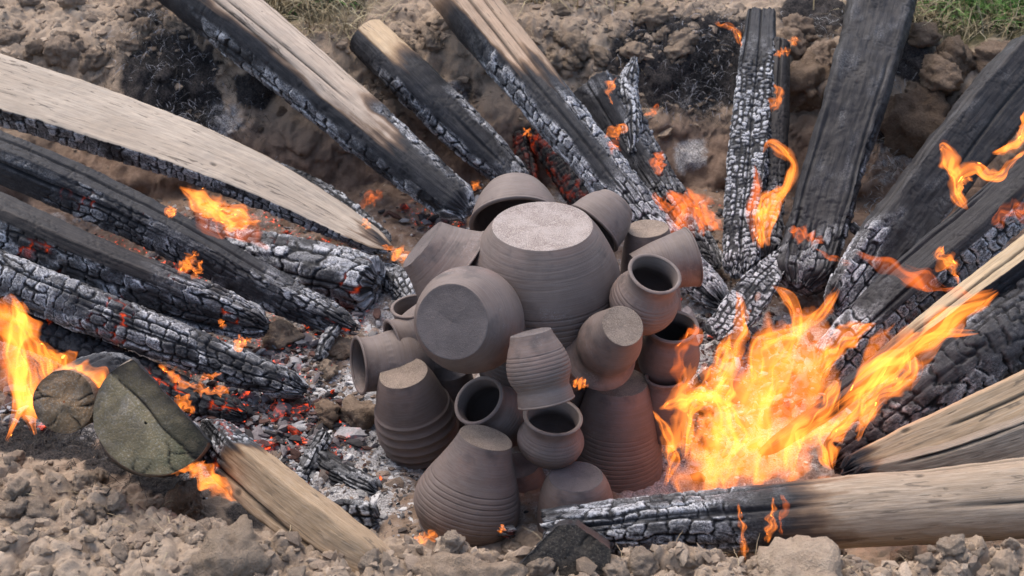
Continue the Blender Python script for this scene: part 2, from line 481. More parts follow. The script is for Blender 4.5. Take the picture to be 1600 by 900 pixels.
core = (np.abs(gxf) < 3) & (gyf > -2.5) & (gyf < 3.6)
gz = np.full(gxf.shape, .45)
gz[core] = H(gxf[core], gyf[core])
nx, ny = len(gx), len(gy)
ii = np.arange(nx * ny).reshape(ny, nx)
gq = np.stack([ii[:-1, :-1], ii[:-1, 1:], ii[1:, 1:], ii[1:, :-1]], -1).reshape(-1, 4)
gd = sdf(gxf, gyf)
ash = np.zeros(gxf.shape); burn = np.zeros(gxf.shape); bake = np.zeros(gxf.shape); grassm = np.zeros(gxf.shape); glow = np.zeros(gxf.shape)
def blob(arr, px, py, r, amt=1.0, asp=1.0):
    c = G(px, py)
    q = np.sqrt(((gxf - c[0]) / asp) ** 2 + (gyf - c[1]) ** 2 + (gz - c[2]) ** 2) / r
    arr[:] = np.maximum(arr, amt * (1 - sst(.45, 1.0, q + .25 * fbm(gxf * 14, gyf * 14, 21, 3))))
lowf = fbm(gxf * 3.5, gyf * 3.5, 77, 4)
inside = 1 - np.where(gyf < .2, sst(-.3, -.06, gd), sst(-.12, .1, gd))
bake[:] = np.clip((1 - sst(.12, .3, gd)) * sst(-.2, .5, gyf) + .8 * inside, 0, 1)
ash[:] = np.clip(inside * (.52 + .55 * lowf), 0, 1) * (1 - .35 * sst(.55, .95, gyf))
for b in ((570, 640, .22, 1.), (590, 700, .2, 1.), (440, 700, .2, .8), (1080, 240, .09, .7), (900, 215, .08, .5), (700, 150, .1, .5), (1090, 160, .12, .4), (1400, 260, .14, .5),
          (1150, 500, .15, 1.), (350, 185, .1, .6), (560, 780, .15, .8), (1110, 560, .2, .9)): blob(ash, *b)
for b in ((265, 110, .2, 1.5), (300, 170, .15, 1.4), (1080, 90, .24, 1.4, 1.4), (1130, 60, .14, .8), (400, 140, .1, 1.), (1420, 90, .12, .9), (1280, 30, .2, .9), (730, 140, .1, .5), (1400, 210, .12, .6),
          (100, 690, .13, 1.2), (40, 680, .12, 1.1), (180, 715, .12, 1.1), (260, 745, .12, 1.2), (400, 800, .1, 1.), (470, 850, .1, 1.), (225, 30, .08, .8)): blob(burn, *b)
for b in ((470, 10, .22, .8, 1.6), (1530, 20, .3, 1., 1.5), (870, -10, .14, .5, 1.5)): blob(grassm, *b)
outer = sst(2.15, 2.5, gyf)
grassm = np.maximum(grassm, np.where(core, 0.9 * outer, 1.0) * (np.hypot(gxf, gyf - .3) > 1.9))
for b in ((420, 690, .22, .9, 1.4), (350, 400, .3, .7, 1.8), (300, 620, .18, .9), (690, 330, .14, .8), (540, 510, .08, 1.), (430, 590, .16, .8), (1110, 330, .1, .3), (820, 240, .16, .4),
          (1150, 640, .25, .6), (300, 500, .3, .7, 2)): blob(glow, *b)
glow *= inside
ones = np.ones(gxf.shape)
wallm = sst(.0, .08, gd) * (1 - sst(.34, .5, gd)) * sst(.3, .7, gyf) * core
f1_, f2_, c_ = worley(gxf / .11 + .3 * pn(gxf * 12, gz * 12, 5), gz / .085 + .3 * pn(gxf * 12, gz * 12, 6), 61, .95)
push = wallm * (.05 * (np.clip(1 - f1_ ** 2 * 1.3, 0, 1) * (.2 + .8 * c_) - .3) + .045 * fbm(gxf * 7, gz * 9, 62, 4) + .014 * fbm(gxf * 40, gz * 40, 63, 3))
gme = make_mesh("ground", np.stack([gxf + .2 * push * pn(gxf * 6, gz * 6, 64), gyf - push, gz], 1), gq, M_SOIL, True,
                {"gm": np.stack([ash, burn, bake, ones], 1), "gk": np.stack([grassm, glow, 0 * ones, ones], 1)})
ground = tag(link("ground", gme), "pale clay soil with a fire pit dug into it", None, None, "structure")

# ------------------------------------------------------------------ clods and stones
def ico(sub):
    import bmesh
    bm = bmesh.new(); bmesh.ops.create_icosphere(bm, subdivisions=sub, radius=1.0)
    v = np.array([p.co[:] for p in bm.verts]); f = np.array([[q.index for q in p.verts] for p in bm.faces]); bm.free()
    return v, f
ICO = {k: ico(k) for k in (1, 2, 3, 4, 5)}
def clod_mesh(seed, sub, sq=(1, .85, .7)):
    r = np.random.default_rng(seed)
    v, f = ICO[sub]; v = v.copy()
    rad = np.ones(len(v))
    for k in range(9):                                  # chipped facets
        n = nrm(r.normal(size=3)); c = r.uniform(.5, .9)
        d = v @ n
        rad = np.minimum(rad, np.where(d > .05, c / np.maximum(d, .05), 9))
    o = r.uniform(0, 50, 3)
    lump = (fbm(v[:, 0] * 1.6 + o[0], v[:, 1] * 1.6 + v[:, 2] * 1.3 + o[1], seed, 3) + fbm(v[:, 2] * 1.7 + o[2], v[:, 0] * 1.4 - v[:, 1] + o[0], seed + 5, 3)) * .28
    if sub >= 3:
        lump += (fbm(v[:, 0] * 7 + o[1], v[:, 1] * 7 + v[:, 2] * 5, seed + 9, 3) + fbm(v[:, 2] * 7, v[:, 0] * 6 - v[:, 1] * 5 + o[2], seed + 11, 3)) * .13
    v = v * np.clip(rad + lump, .35, 1.3)[:, None] * np.array(sq)
    return make_mesh("soil_clod", v, f, M_CLOD, sub >= 3)
clod_small = [clod_mesh(100 + i, 3, (1, random.uniform(.7, 1), random.uniform(.6, .85))) for i in range(12)]
clod_mid = [clod_mesh(200 + i, 4, (1, random.uniform(.7, 1), random.uniform(.6, .85))) for i in range(14)]
n_clod = 0
clod_first = None
def put_clod(me, p, r, sink=.25, col=(1, 1, 1, 1), parent=None, rot=None):
    global clod_first
    o = bpy.data.objects.new("soil_clod", me) if clod_first is None else clod_first.copy()
    if clod_first is None: clod_first = o
    o.data = me
    scene.collection.objects.link(o)
    o.parent = ground
    o.location = (p[0], p[1], p[2] + r * (.42 - sink))
    o.scale = (r, r, r)
    o.rotation_euler = rot or (random.uniform(-.5, .5), random.uniform(-.5, .5), random.uniform(0, 6.28))
    o.color = col
    return o
def scatter_clods(n, boxpx, rpx, col=(1, 1, 1, 1), power=3.2, cond=None):
    for _ in range(n):
        for _t in range(20):
            px, py = random.uniform(boxpx[0], boxpx[2]), random.uniform(boxpx[1], boxpx[3])
            if cond is None or cond(px, py): break
        g = G(px, py)
        r = (rpx[0] + (rpx[1] - rpx[0]) * random.random() ** power) * mpp(g)
        j = random.uniform(.85, 1.05)
        put_clod(random.choice(clod_mid if r > .028 else clod_small), g, r, random.uniform(.0, .45), (col[0] * j, col[1] * j, col[2] * j, 1))
near_l = lambda x, y: y > 700 + x * .30
scatter_clods(110, (0, 690, 470, 905), (6, 30), cond=near_l)
scatter_clods(24, (560, 850, 1010, 905), (8, 34), (.95, .95, .95, 1), 1.5)
scatter_clods(34, (1060, 850, 1600, 905), (8, 30), (1.0, 1.0, 1.0, 1), 1.8, cond=lambda x, y: y > 850)
scatter_clods(34, (0, 0, 250, 110), (8, 34), (.85, .82, .8, 1))
scatter_clods(40, (560, 40, 720, 150), (6, 26), (.9, .88, .86, 1))
scatter_clods(44, (840, 20, 1080, 130), (6, 28), (.85, .83, .8, 1), 1.6)
scatter_clods(16, (1200, 30, 1310, 170), (8, 36), (.72, .68, .66, 1), 1.3)
scatter_clods(22, (1400, 60, 1600, 200), (10, 44), (.62, .58, .55, 1), 1.3)
scatter_clods(24, (440, 540, 620, 700), (6, 18), (.72, .68, .66, 1))
scatter_clods(14, (330, 130, 520, 260), (6, 20), (.6, .55, .52, 1))
def stone(name, label, px, py, rpx, seed, col=(1, 1, 1, 1), sq=(1, .85, .75), lift=.25, cat="soil clod", rot=None, group=None):
    g = G(px, py + rpx * .25)
    r = rpx * mpp(g)
    me = clod_mesh(seed, 4, sq)
    o = link(name, me)
    o.location = (g[0], g[1], g[2] + r * lift); o.scale = (r, r, r); o.color = col
    o.rotation_euler = rot or (.2, -.1, seed * 1.3)
    return tag(o, label, cat, group)
stone("clay_block", "upright grey-brown block of clay below the mossy half log", 298, 792, 44, 301, (.95, .92, .9, 1), (.85, .8, 1.1), .55)
stone("clay_lump", "smooth pale lump beside glowing embers, left of the small jars", 442, 530, 34, 302, (.95, .92, .9, 1), (1, .8, .8), .4)
stone("clay_lump", "dark crusted lump touching the large ribbed jar on the left", 562, 648, 46, 303, (.62, .58, .55, 1), (1.1, .8, .7), .2)
stone("clay_lump", "brown lump in the ash just left of the dark crusted lump", 512, 645, 34, 304, (.7, .63, .58, 1), (1, .8, .7), .2)
stone("clay_lump", "flat brown lump below the fallen grey jar mouth", 533, 540, 34, 305, (.85, .8, .76, 1), (1.2, .8, .55), .2)
stone("clay_lump", "pale pointed lump dusted with ash under the fallen jar", 510, 576, 24, 306, (1.1, 1.08, 1.05, 1), (1, .8, .7), .3)
stone("soil_boulder", "big dark soil boulder leaning between the two wide black beams", 1440, 185, 62, 307, (.46, .42, .4, 1), (1, .8, 1), .2)
stone("soil_boulder", "rounded soil boulder lying on top of the big dark boulder", 1472, 128, 42, 308, (.6, .56, .53, 1), (1.1, .9, .75), .5)
stone("soil_boulder", "overhanging soil boulder in the top right under the grass", 1572, 92, 50, 309, (.68, .63, .6, 1), (1.3, .9, .6), .3)
stone("soil_boulder", "brown soil boulder right of the white checkered stick", 1258, 125, 60, 310, (.7, .65, .62, 1), (1.1, .8, .7), .15)
stone("clay_block", "squarish pale clay block beside the short tan-topped pole", 674, 66, 22, 311, (1.1, 1.08, 1.05, 1), (1, .8, .8), .5)
stone("clay_block", "small dark faceted clay block above the pale weathered board", 55, 82, 20, 312, (.75, .72, .7, 1), (1, .8, .9), .5)
stone("soil_mound", "broad pale soil mound at the bottom right edge", 1255, 885, 95, 313, (1.05, 1.03, 1.0, 1), (1.1, .8, .6), .0, "soil mound")
stone("soil_mound", "lumpy brown soil mound in front of the pots", 735, 890, 75, 314, (.9, .86, .82, 1), (1.4, .8, .6), .0, "soil mound")
stone("soil_mound", "crumbly brown soil mound beside the sawn plank at the front left", 365, 860, 70, 315, (.95, .93, .9, 1), (1.0, .8, .8), .05, "soil mound")

# ------------------------------------------------------------------ stuff: bits, embers, fibres, grass
def chunks(name, label, pts, sizes, cols, mat, seed, flat=.6, glowv=None, elong=1.0, kind="stuff"):
    r = np.random.default_rng(seed)
    bv, bf = ICO[1]
    n = len(pts)
    v = bv[None] * r.uniform(.55, 1.2, (n, len(bv), 1))
    sc = np.stack([r.uniform(.8, 1.6, n) * elong, r.uniform(.5, 1, n), r.uniform(.35, .9, n) * flat], 1)
    v = v * sc[:, None, :]
    a = r.uniform(0, 6.28, n); tl = r.normal(0, .35, n)
    ca, sa, ct, st = np.cos(a), np.sin(a), np.cos(tl), np.sin(tl)
    x, y, z = v[..., 0], v[..., 1], v[..., 2]
    x, z = x * ct[:, None] - z * st[:, None], x * st[:, None] + z * ct[:, None]
    x, y = x * ca[:, None] - y * sa[:, None], x * sa[:, None] + y * ca[:, None]
    v = np.stack([x, y, z], -1) * sizes[:, None, None] + pts[:, None, :]
    f = (bf[None] + (np.arange(n) * len(bv))[:, None, None]).reshape(-1, 3)
    at = {"col": np.repeat(np.concatenate([cols, np.ones((n, 1))], 1), len(bv), 0)}
    if glowv is not None: at["glow"] = np.repeat(glowv, len(bv))
    o = link(name, make_mesh(name, v.reshape(-1, 3), f, mat, False, at))
    return tag(o, label, None, None, kind)
def sample_world(n, cx, cy, sx, sy, seed, gauss=True):
    r = np.random.default_rng(seed)
    p = r.normal(0, 1, (n, 2)) if gauss else r.uniform(-1.7, 1.7, (n, 2))
    x = cx + p[:, 0] * sx; y = cy + p[:, 1] * sy
    return np.stack([x, y, H(x, y, False)], 1)
def gcols(n, palette, seed):
    r = np.random.default_rng(seed)
    p = np.array(palette); c = p[r.integers(0, len(p), n)]
    return c * r.uniform(.7, 1.25, (n, 1))
ashpal = [(.42, .41, .40), (.30, .29, .28), (.16, .15, .145), (.04, .04, .042), (.52, .51, .5), (.17, .125, .095), (.22, .165, .125), (.10, .08, .068)]
pp = []
for i, (px, py, sx, sy, n) in enumerate(((520, 620, .16, .14, 1500), (600, 740, .13, .12, 1300), (430, 690, .14, .12, 1300), (560, 560, .1, .1, 500), (470, 480, .2, .12, 700), (1100, 560, .12, .2, 900),
                                         (1160, 470, .1, .1, 500), (620, 420, .1, .08, 500), (350, 350, .3, .14, 700), (1080, 350, .2, .14, 600), (700, 820, .1, .04, 250), (1090, 690, .1, .1, 300), (800, 250, .25, .1, 500))):
    g = G(px, py); pp.append(sample_world(n, g[0], g[1], sx, sy, 400 + i))
pp = np.concatenate(pp); keep = sdf(pp[:, 0], pp[:, 1]) < .05; pp = pp[keep]
chunks("ash_debris", "flakes of ash and charcoal littering the pit floor", pp, rng.gamma(1.6, .0028, len(pp)) + .0018, gcols(len(pp), ashpal, 5), M_BITS, 11)
pp = []
for i, (px, py, sx, sy, n) in enumerate(((430, 690, .13, .10, 420), (300, 640, .13, .07, 200), (520, 510, .06, .05, 90), (690, 335, .08, .06, 80), (420, 580, .1, .05, 160), (360, 410, .2, .05, 160),
                                         (460, 640, .08, .05, 120), (1130, 620, .12, .14, 260), (1230, 560, .14, .14, 250), (60, 640, .1, .08, 120))):
    g = G(px, py); pp.append(sample_world(n, g[0], g[1], sx, sy, 500 + i))
pp = np.concatenate(pp); pp = pp[sdf(pp[:, 0], pp[:, 1]) < .02]
pp[:, 2] += rng.uniform(0, .02, len(pp))
chunks("ember_bed", "burning red coals and grey charcoal lying in the pit", pp, rng.gamma(2.2, .0040, len(pp)) + .003, gcols(len(pp), [(.05, .045, .045), (.16, .14, .14), (.09, .05, .04), (.3, .29, .29)], 6), M_EMBER, 12,
       .8, np.clip(rng.normal(-.6, .6, len(pp)), 0, 1), 1.2)
pp = np.concatenate([sample_world(600, G(200, 820)[0], G(200, 820)[1], .24, .13, 601), sample_world(700, G(1250, 885)[0], G(1250, 885)[1], .35, .06, 602),
                     sample_world(500, G(100, 50)[0], G(100, 50)[1], .3, .2, 603), sample_world(700, G(950, 70)[0], G(950, 70)[1], .25, .16, 604), sample_world(350, G(640, 100)[0], G(640, 100)[1], .13, .14, 605),
                     sample_world(400, G(720, 880)[0], G(720, 880)[1], .25, .05, 606)])
chunks("soil_crumbs", "small crumbs of dry clay over the banks", pp, rng.gamma(2.0, .0036, len(pp)) + .003, gcols(len(pp), [(.25, .19, .137), (.31, .24, .175), (.21, .157, .114)], 7), M_BITS, 13, .8)

def fibres(name, label, pts, length, width, cols, mat, seed, up=.5, curl=.6, segs=5):
    r = np.random.default_rng(seed)
    n = len(pts)
    az = r.uniform(0, 6.28, n); el = np.clip(r.normal(up, .35, n), -.1, 1.5)
    L = length * r.uniform(.5, 1.4, n); w = width * r.uniform(.6, 1.4, n)
    p = pts.copy(); V = []; 
    side = np.stack([-np.sin(az), np.cos(az), 0 * az], 1)
    for k in range(segs + 1):
        ww = (w * (1 - (k / segs) ** 2 * .9) * .5)[:, None]
        V.append(p - side * ww); V.append(p + side * ww)
        d = np.stack([np.cos(az) * np.cos(el), np.sin(az) * np.cos(el), np.sin(el)], 1)
        p = p + d * (L / segs)[:, None]
        el = el - curl * r.uniform(.2, 1.2, n) * .5; az = az + r.normal(0, .35, n) * curl
        el = np.maximum(el, -.5)
    v = np.stack(V, 1)
    m = 2 * (segs + 1)
    f = np.array([[2 * k, 2 * k + 1, 2 * k + 3, 2 * k + 2] for k in range(segs)])
    f = (f[None] + (np.arange(n) * m)[:, None, None]).reshape(-1, 4)
    o = link(name, make_mesh(name, v.reshape(-1, 3), f, mat, True, {"col": np.repeat(np.concatenate([cols, np.ones((n, 1))], 1), m, 0)}))
    return tag(o, label, None, None, "stuff")
def px_pts(n, spots, seed):
    r = np.random.default_rng(seed); out = []
    for (px, py, sx, sy, wgt) in spots:
        k = int(n * wgt)
        for _ in range(k): pass
        g = G(px, py)
        x = g[0] + r.normal(0, sx, k); y = g[1] + r.normal(0, sy, k)
        out.append(np.stack([x, y, H(x, y, False) + .003], 1))
    return np.concatenate(out)
q = px_pts(4200, [(250, 105, .08, .09, .35), (300, 165, .09, .08, .3), (225, 25, .04, .05, .08), (340, 190, .07, .04, .12)], 1)
fibres("burnt_straw", "black burnt straw with white ash wisps on the left bank", q, .05, .0016, gcols(len(q), [(.012, .012, .014), (.02, .02, .022), (.03, .028, .028), (.014, .014, .016), (.018, .018, .02), (.012, .012, .013), (.30, .30, .32)], 1), M_FIBRE, 1, .4, .9)
q = px_pts(4400, [(1080, 80, .16, .09, .5), (1030, 120, .09, .07, .15), (1120, 130, .08, .06, .15), (1100, 170, .12, .05, .15)], 2)
fibres("burnt_straw", "black burnt straw with white ash wisps behind the checkered stick", q, .045, .0015, gcols(len(q), [(.012, .012, .014), (.02, .02, .022), (.03, .028, .028), (.014, .014, .016), (.018, .018, .02), (.012, .012, .013), (.30, .30, .32)], 2), M_FIBRE, 2, .4, .9)
q = px_pts(1300, [(110, 688, .07, .035, .4), (50, 680, .05, .03, .2), (190, 720, .08, .03, .2), (250, 750, .06, .03, .2)], 16)
fibres("burnt_straw", "black burnt straw in front of the two log ends", q, .045, .0016, gcols(len(q), [(.012, .012, .014), (.02, .02, .022), (.05, .04, .032), (.02, .018, .016)], 16), M_FIBRE, 16, .3, .9)
q = px_pts(900, [(1390, 280, .1, .05, .5), (1400, 190, .06, .06, .3), (1280, 60, .1, .06, .3)], 3)
fibres("ash_wisps", "grey ash wisps of burnt grass on the right bank", q, .04, .002, gcols(len(q), [(.3, .3, .3), (.2, .2, .2), (.03, .03, .03)], 3), M_FIBRE, 3, .3, .9)
q = px_pts(2600, [(470, 4, .10, .05, .4), (1470, 20, .12, .07, .3), (1580, 40, .12, .05, .12), (880, -8, .12, .05, .15), (520, 45, .08, .03, .05)], 4)
fibres("dry_grass", "dry straw-coloured grass along the top of the bank", q, .13, .0035, gcols(len(q), [(.34, .28, .16), (.28, .22, .12), (.4, .34, .22), (.2, .15, .08)], 4), M_GRASS, 4, .8, .7)
q = px_pts(5200, [(1560, 8, .13, .07, .75), (1590, 30, .06, .04, .1), (500, 0, .05, .03, .04), (1510, -5, .1, .06, .15)], 5)
fibres("green_grass", "fresh green grass at the top right corner", q, .12, .0045, gcols(len(q), [(.12, .27, .05), (.16, .32, .07), (.09, .2, .04), (.2, .28, .09)], 5), M_GRASS, 5, .9, .6)
q = px_pts(260, [(220, 800, .25, .12, .5), (1250, 890, .35, .05, .2), (900, 40, .3, .1, .3)], 6)
fibres("straw_bits", "stray bits of straw and root in the dug soil", q, .07, .0018, gcols(len(q), [(.36, .29, .18), (.2, .15, .09), (.07, .055, .04)], 6), M_GRASS, 6, .15, .4)
def outfield():
    r = np.random.default_rng(9); n = 5000
    x = r.uniform(-3, 3, n); y = r.uniform(2.4, 4.2, n)
    return np.stack([x, y, np.where(y < 3.55, H(x, y, False), .45)], 1)
q = outfield()
fibres("meadow_grass", "tufts of meadow grass behind the bank", q, .11, .004, gcols(len(q), [(.12, .16, .05), (.3, .25, .14), (.16, .18, .07)], 8), M_GRASS, 8, .9, .6)

# ------------------------------------------------------------------ timber
def section(kind, k=0.0):
    if kind == 'round':
        a = np.linspace(0, 2 * np.pi, 64, endpoint=False); p = np.stack([np.cos(a), np.sin(a)], 1)
    elif kind == 'dshape':
        a0 = math.asin(.35); a = np.linspace(np.pi - a0, 2 * np.pi + a0, 60); p = np.stack([np.cos(a), np.sin(a)], 1)
    elif kind == 'half':
        a = np.linspace(np.pi, 2 * np.pi, 30); p = np.stack([np.cos(a), .25 + .85 * np.sin(a)], 1)
    elif kind == 'slab':
        p = np.array([(1, .12), (-1, .12), (-1.0, -.45), (-.75, -.75), (.75, -.75), (1, -.4)])
    elif kind == 'plank':
        p = np.array([(1, .25), (-1, .25), (-1.0, -.3), (1, -.3)])
    elif kind == 'beam':
        p = np.array([(.86, .62), (-.86, .62), (-1.0, .3), (-1.0, -.5), (-.8, -.75), (.8, -.75), (1, -.5), (1, .3)])
    elif kind == 'thick':
        p = np.array([(1, .12), (-1, .12), (-1.04, -.75), (-.75, -1.0), (.75, -1.0), (1, -.6)])
    elif kind == 'stick':
        p = np.array([(1, .1), (-1, .1), (-1.0, -1.2), (-.6, -1.5), (.6, -1.5), (1, -1.2)])
    elif kind == 'ridge':
        p = np.array([(1, -.25), (.25 + k, .5), (k - .1, .5), (-1, -.1), (-.9, -.6), (.8, -.7)])
    n = len(p); seg = np.linalg.norm(np.roll(p, -1, 0) - p, axis=1); cum = np.concatenate([[0], np.cumsum(seg)])
    s = np.linspace(0, cum[-1], 600, endpoint=False)
    q = np.roll(np.concatenate([p, p[:1]]), 0, 0)
    x = np.interp(s, cum, q[:, 0]); y = np.interp(s, cum, q[:, 1])
    w = 3 if kind == 'dshape' else 13
    ker = np.ones(w) / w
    f = lambda v: np.convolve(np.concatenate([v[-w:], v, v[:w]]), ker, 'same')[w:-w]
    x, y = f(x), f(y)
    return x, y
def catmull(pts, t):
    pts = np.asarray(pts, float); n = len(pts)
    d = np.concatenate([[0], np.cumsum(np.linalg.norm(np.diff(pts[:, :3], axis=0), axis=1))]); d /= d[-1]
    out = np.zeros((len(t), pts.shape[1]))
    m = np.gradient(pts, d, axis=0) if n > 2 else np.repeat((pts[1:] - pts[:-1]), 2, 0)
    k = np.clip(np.searchsorted(d, t, 'right') - 1, 0, n - 2)
    h = (d[k + 1] - d[k]); u = (t - d[k]) / h
    h = h[:, None]; u = u[:, None]
    return (2 * u ** 3 - 3 * u ** 2 + 1) * pts[k] + (u ** 3 - 2 * u ** 2 + u) * h * m[k] + (-2 * u ** 3 + 3 * u ** 2) * pts[k + 1] + (u ** 3 - u ** 2) * h * m[k + 1]

n_log = [0]
def log(name, label, nodes, shape='round', roll=0, k=0.0, top=None, side=(), lip=(), blk=None, cell=(.032, .03), depth=.008, ash=.5, ember=0.0, tint=(.4, .33, .27), warm=0.0,
        cracks=3, nv=94, du=.0042, cut=(False, False), taper=(0, .05), ref=None, world=False, cat="log", group="burning timbers round the pots", rough=1.0, cuttint=None, cutchar=0.0, cutall=0.0, moss=0.0, ashpatch=.0, lump=1.0, knots=0, red=0.0):
    n_log[0] += 1
    sd = n_log[0] * 37
    r = np.random.default_rng(sd)
    pts = []
    for nd in nodes:
        p = np.array(nd[:3], float) if world else P(nd[0], nd[1], z=nd[2])
        pts.append([*p, nd[3] * .5 * mpp(p)])
    pts = np.array(pts)
    L = np.linalg.norm(np.diff(pts[:, :3], axis=0), axis=1).sum()
    NU = int(np.clip(L / du, 24, 420))
    t = np.linspace(0, 1, NU)
    cp = catmull(pts, t)
    C, hw = cp[:, :3], np.maximum(cp[:, 3], .003)
    if taper[0]: hw = hw * (1 - .55 * (1 - sst(0, taper[0], t)) ** 2)
    if taper[1]: hw = hw * (1 - .5 * sst(1 - taper[1], 1, t) ** 2)
    ax = nrm(C[-1] - C[0])
    rf = np.asarray(ref, float) if ref is not None else -CF
    n0 = nrm(rf - ax * (rf @ ax)); s0 = np.cross(n0, ax)
    c_, s_ = math.cos(R(roll)), math.sin(R(roll))
    n1 = c_ * n0 + s_ * s0; s1 = -s_ * n0 + c_ * s0
    sx, sy = section(shape, k)
    tx = np.roll(sx, -3) - np.roll(sx, 3); ty = np.roll(sy, -3) - np.roll(sy, 3)
    tl = np.hypot(tx, ty) + 1e-9; nxx, nyy = ty / tl, -tx / tl
    # which way round? make normals point out
    if (nxx * (sx - sx.mean()) + nyy * (sy - sy.mean())).mean() < 0: nxx, nyy = -nxx, -nyy
    vis = (nxx[:, None] * s1 + nyy[:, None] * n1) @ (-CF)
    vis = np.maximum(vis, (nxx[:, None] * s1 + nyy[:, None] * n1) @ np.array([0, 0, 1.0]) * .7)
    wgt = np.where(vis > -.3, 1.0, .13)
    ds = np.hypot(np.roll(sx, -1) - sx, np.roll(sy, -1) - sy)
    cw = np.concatenate([[0], np.cumsum(ds * wgt)]); ct = np.concatenate([[0], np.cumsum(ds)])
    tq = np.linspace(0, cw[-1], nv, endpoint=False)
    wrap = lambda v: np.append(v, v[0])
    idx = np.arange(601)
    fi = np.interp(tq, cw, idx)
    X = np.interp(fi, idx, wrap(sx)); Y = np.interp(fi, idx, wrap(sy)); NX = np.interp(fi, idx, wrap(nxx)); NY = np.interp(fi, idx, wrap(nyy)); S = np.interp(fi, idx, ct)
    hm = float(hw.max())
    U = (t * L)[:, None] + 0 * X[None]
    V = S[None] * hm + 0 * t[:, None]
    T = t[:, None] + 0 * X[None]
    nz = fbm(U * 9 + sd, V * 9, sd, 3); nzf = fbm(U * 30, V * 40 + sd, sd + 3, 3); nzs = fbm(U * 2.2, V * 28 + sd, sd + 4, 4)
    ch = np.zeros(U.shape); bk = np.zeros(U.shape)
    if top: ch = np.maximum(ch, sst(top[0], top[1], T + .05 * nz + .11 * nzs))
    for (dx, dy, thr, ta, tb) in side:
        q = NX * dx + NY * dy
        ch = np.maximum(ch, sst(thr - .16, thr + .16, q[None] + .36 * nzs + .08 * nz) * sst(ta, tb, T))
    if blk: bk = np.maximum(bk, sst(blk[0], blk[1], T + .12 * nz))
    for (dx, dy, thr, ta, tb) in lip:
        q = NX * dx + NY * dy
        b = sst(thr - .12, thr + .12, q[None] + .25 * nz) * sst(ta, tb, T)
        bk = np.maximum(bk, b); ch = np.maximum(ch, b)
    bk = bk * sst(.4, .9, ch)
    # block pattern of the char
    e, cid = bricks(U, V, cell[0], cell[1], sd + 1)
    cwid = (.0026 + .022 * min(cell)) * (.75 + .6 * np.clip(fbm(U * 12, V * 16, sd + 44, 2) + .5, 0, 1))
    groove = 1 - sst(.2, 1.15, e / cwid)
    g1, g2, cid2 = worley((V + .01 * nz) / cell[1] * 2.6, (U + .01 * nzf) / cell[0] * 1.9, sd + 2, .85)
    gr2 = (1 - sst(.02, .12, g2 - g1)) * sst(.05, .3, fbm(U * 14, V * 14, sd + 8, 2) + .12)
    dome = sst(0, .4 * min(cell), e)
    disp = bk * depth * (-.8 * groove - .3 * gr2 + .10 * dome + .75 * (cid - .5) + .35 * nzf)
    # long drying cracks
    crk = bk * .75 * gr2; cev = e / cwid + 9 * (1 - sst(.3, .7, bk))
    per = ct[-1] * hm
    visv = S[np.where(np.interp(fi, idx, wrap(wgt)) > .9)[0]] * hm
    for c in range(cracks):
        v0 = r.choice(visv); a, b = sorted(r.uniform(-.2, 1.2, 2))
        if b - a < .35: b = a + .5
        wig = .010 * pn(U * 2.5 + c * 9, U * 0 + c, sd + c)
        wd = .0028 + .0026 * r.random()
        g = np.exp(-((V - v0 - wig) / wd) ** 2) * sst(a, a + .12, T) * (1 - sst(b - .12, b, T))
        disp = disp - g * .008; crk = np.maximum(crk, g * .95)
    Vg = V.copy()
    for c in range(knots):
        v0 = visv[int(len(visv) * r.uniform(.3, .7))]; u0 = L * r.uniform(.25, .75)
        du_, dv_ = (U - u0) / .03, (V - v0) / .013
        q2 = du_ ** 2 + dv_ ** 2
        Vg = Vg + .008 * np.sign(dv_) * np.exp(-q2 * .35) * (1 - np.exp(-q2))
        kk = np.exp(-(((U - u0) / .011) ** 2 + ((V - v0) / .008) ** 2) ** 2)
        disp = disp - .003 * kk; crk = np.maximum(crk, .7 * kk)
    # smaller cross cracks on smooth charred skin
    k1, k2, _ = worley(V / .05, U / .017, sd + 12, .9)
    xc = (1 - sst(.02, .09, k2 - k1)) * sst(-.15, .2, fbm(U * 8, V * 8 + 9, sd + 13, 2)) * sst(.6, 1, ch) * (1 - bk)
    disp = disp - xc * .0025; crk = np.maximum(crk, xc * .8)
    disp = disp + rough * (.0012 * fbm(U * 6, V * 70, sd + 14, 3) + .004 * nz + .0012 * nzf)
    shape_n = 1 + .05 * lump * fbm(U * 4 + 5, (np.cos(S / ct[-1] * 6.283) * 1.2)[None] + U * 0, sd + 15, 3)
    Xh = hw[:, None] * X[None] * shape_n; Yh = hw[:, None] * Y[None] * shape_n
    # ragged ends
    ragA = .012 * fbm(S[None] * 5, S[None] * 0 + sd, sd + 21, 3) * (1 if not cut[0] else .1); ragB = .03 * fbm(S[None] * 5, S[None] * 0 + sd + 3, sd + 22, 3) * (1 if not cut[1] else .1)
    along = ragA * (1 - sst(0, .08, T)) + ragB * sst(.92, 1, T)
    pos = C[:, None, :] + (Xh + disp * NX[None])[..., None] * s1 + (Yh + disp * NY[None])[..., None] * n1 + along[..., None] * ax
    am = sst(-.12, .22, fbm(U * 6 + 3, V * 9, sd + 30, 4) + (ash - .5) * .55) 
    ashv = ash * bk * (.10 + .95 * am) * (.3 + 1.0 * cid)
    if ashpatch: ashv = np.maximum(ashv, ashpatch * sst(.05, .45, fbm(U * 7, V * 14, sd + 33, 4)) * sst(.5, .9, ch))
    ashv = np.clip(ashv, 0, 1) * (1 - .85 * crk)
    emb = ember * bk * np.clip(groove + .12 * (cid < .3), 0, 1) * sst(.2, .5, fbm(U * 5 + 8, V * 5, sd + 31, 3) + .02)
    if red: emb = np.maximum(emb, red * (.3 + .9 * cid) * (1 - groove))
    verts = pos.reshape(-1, 3)
    n = NU * nv
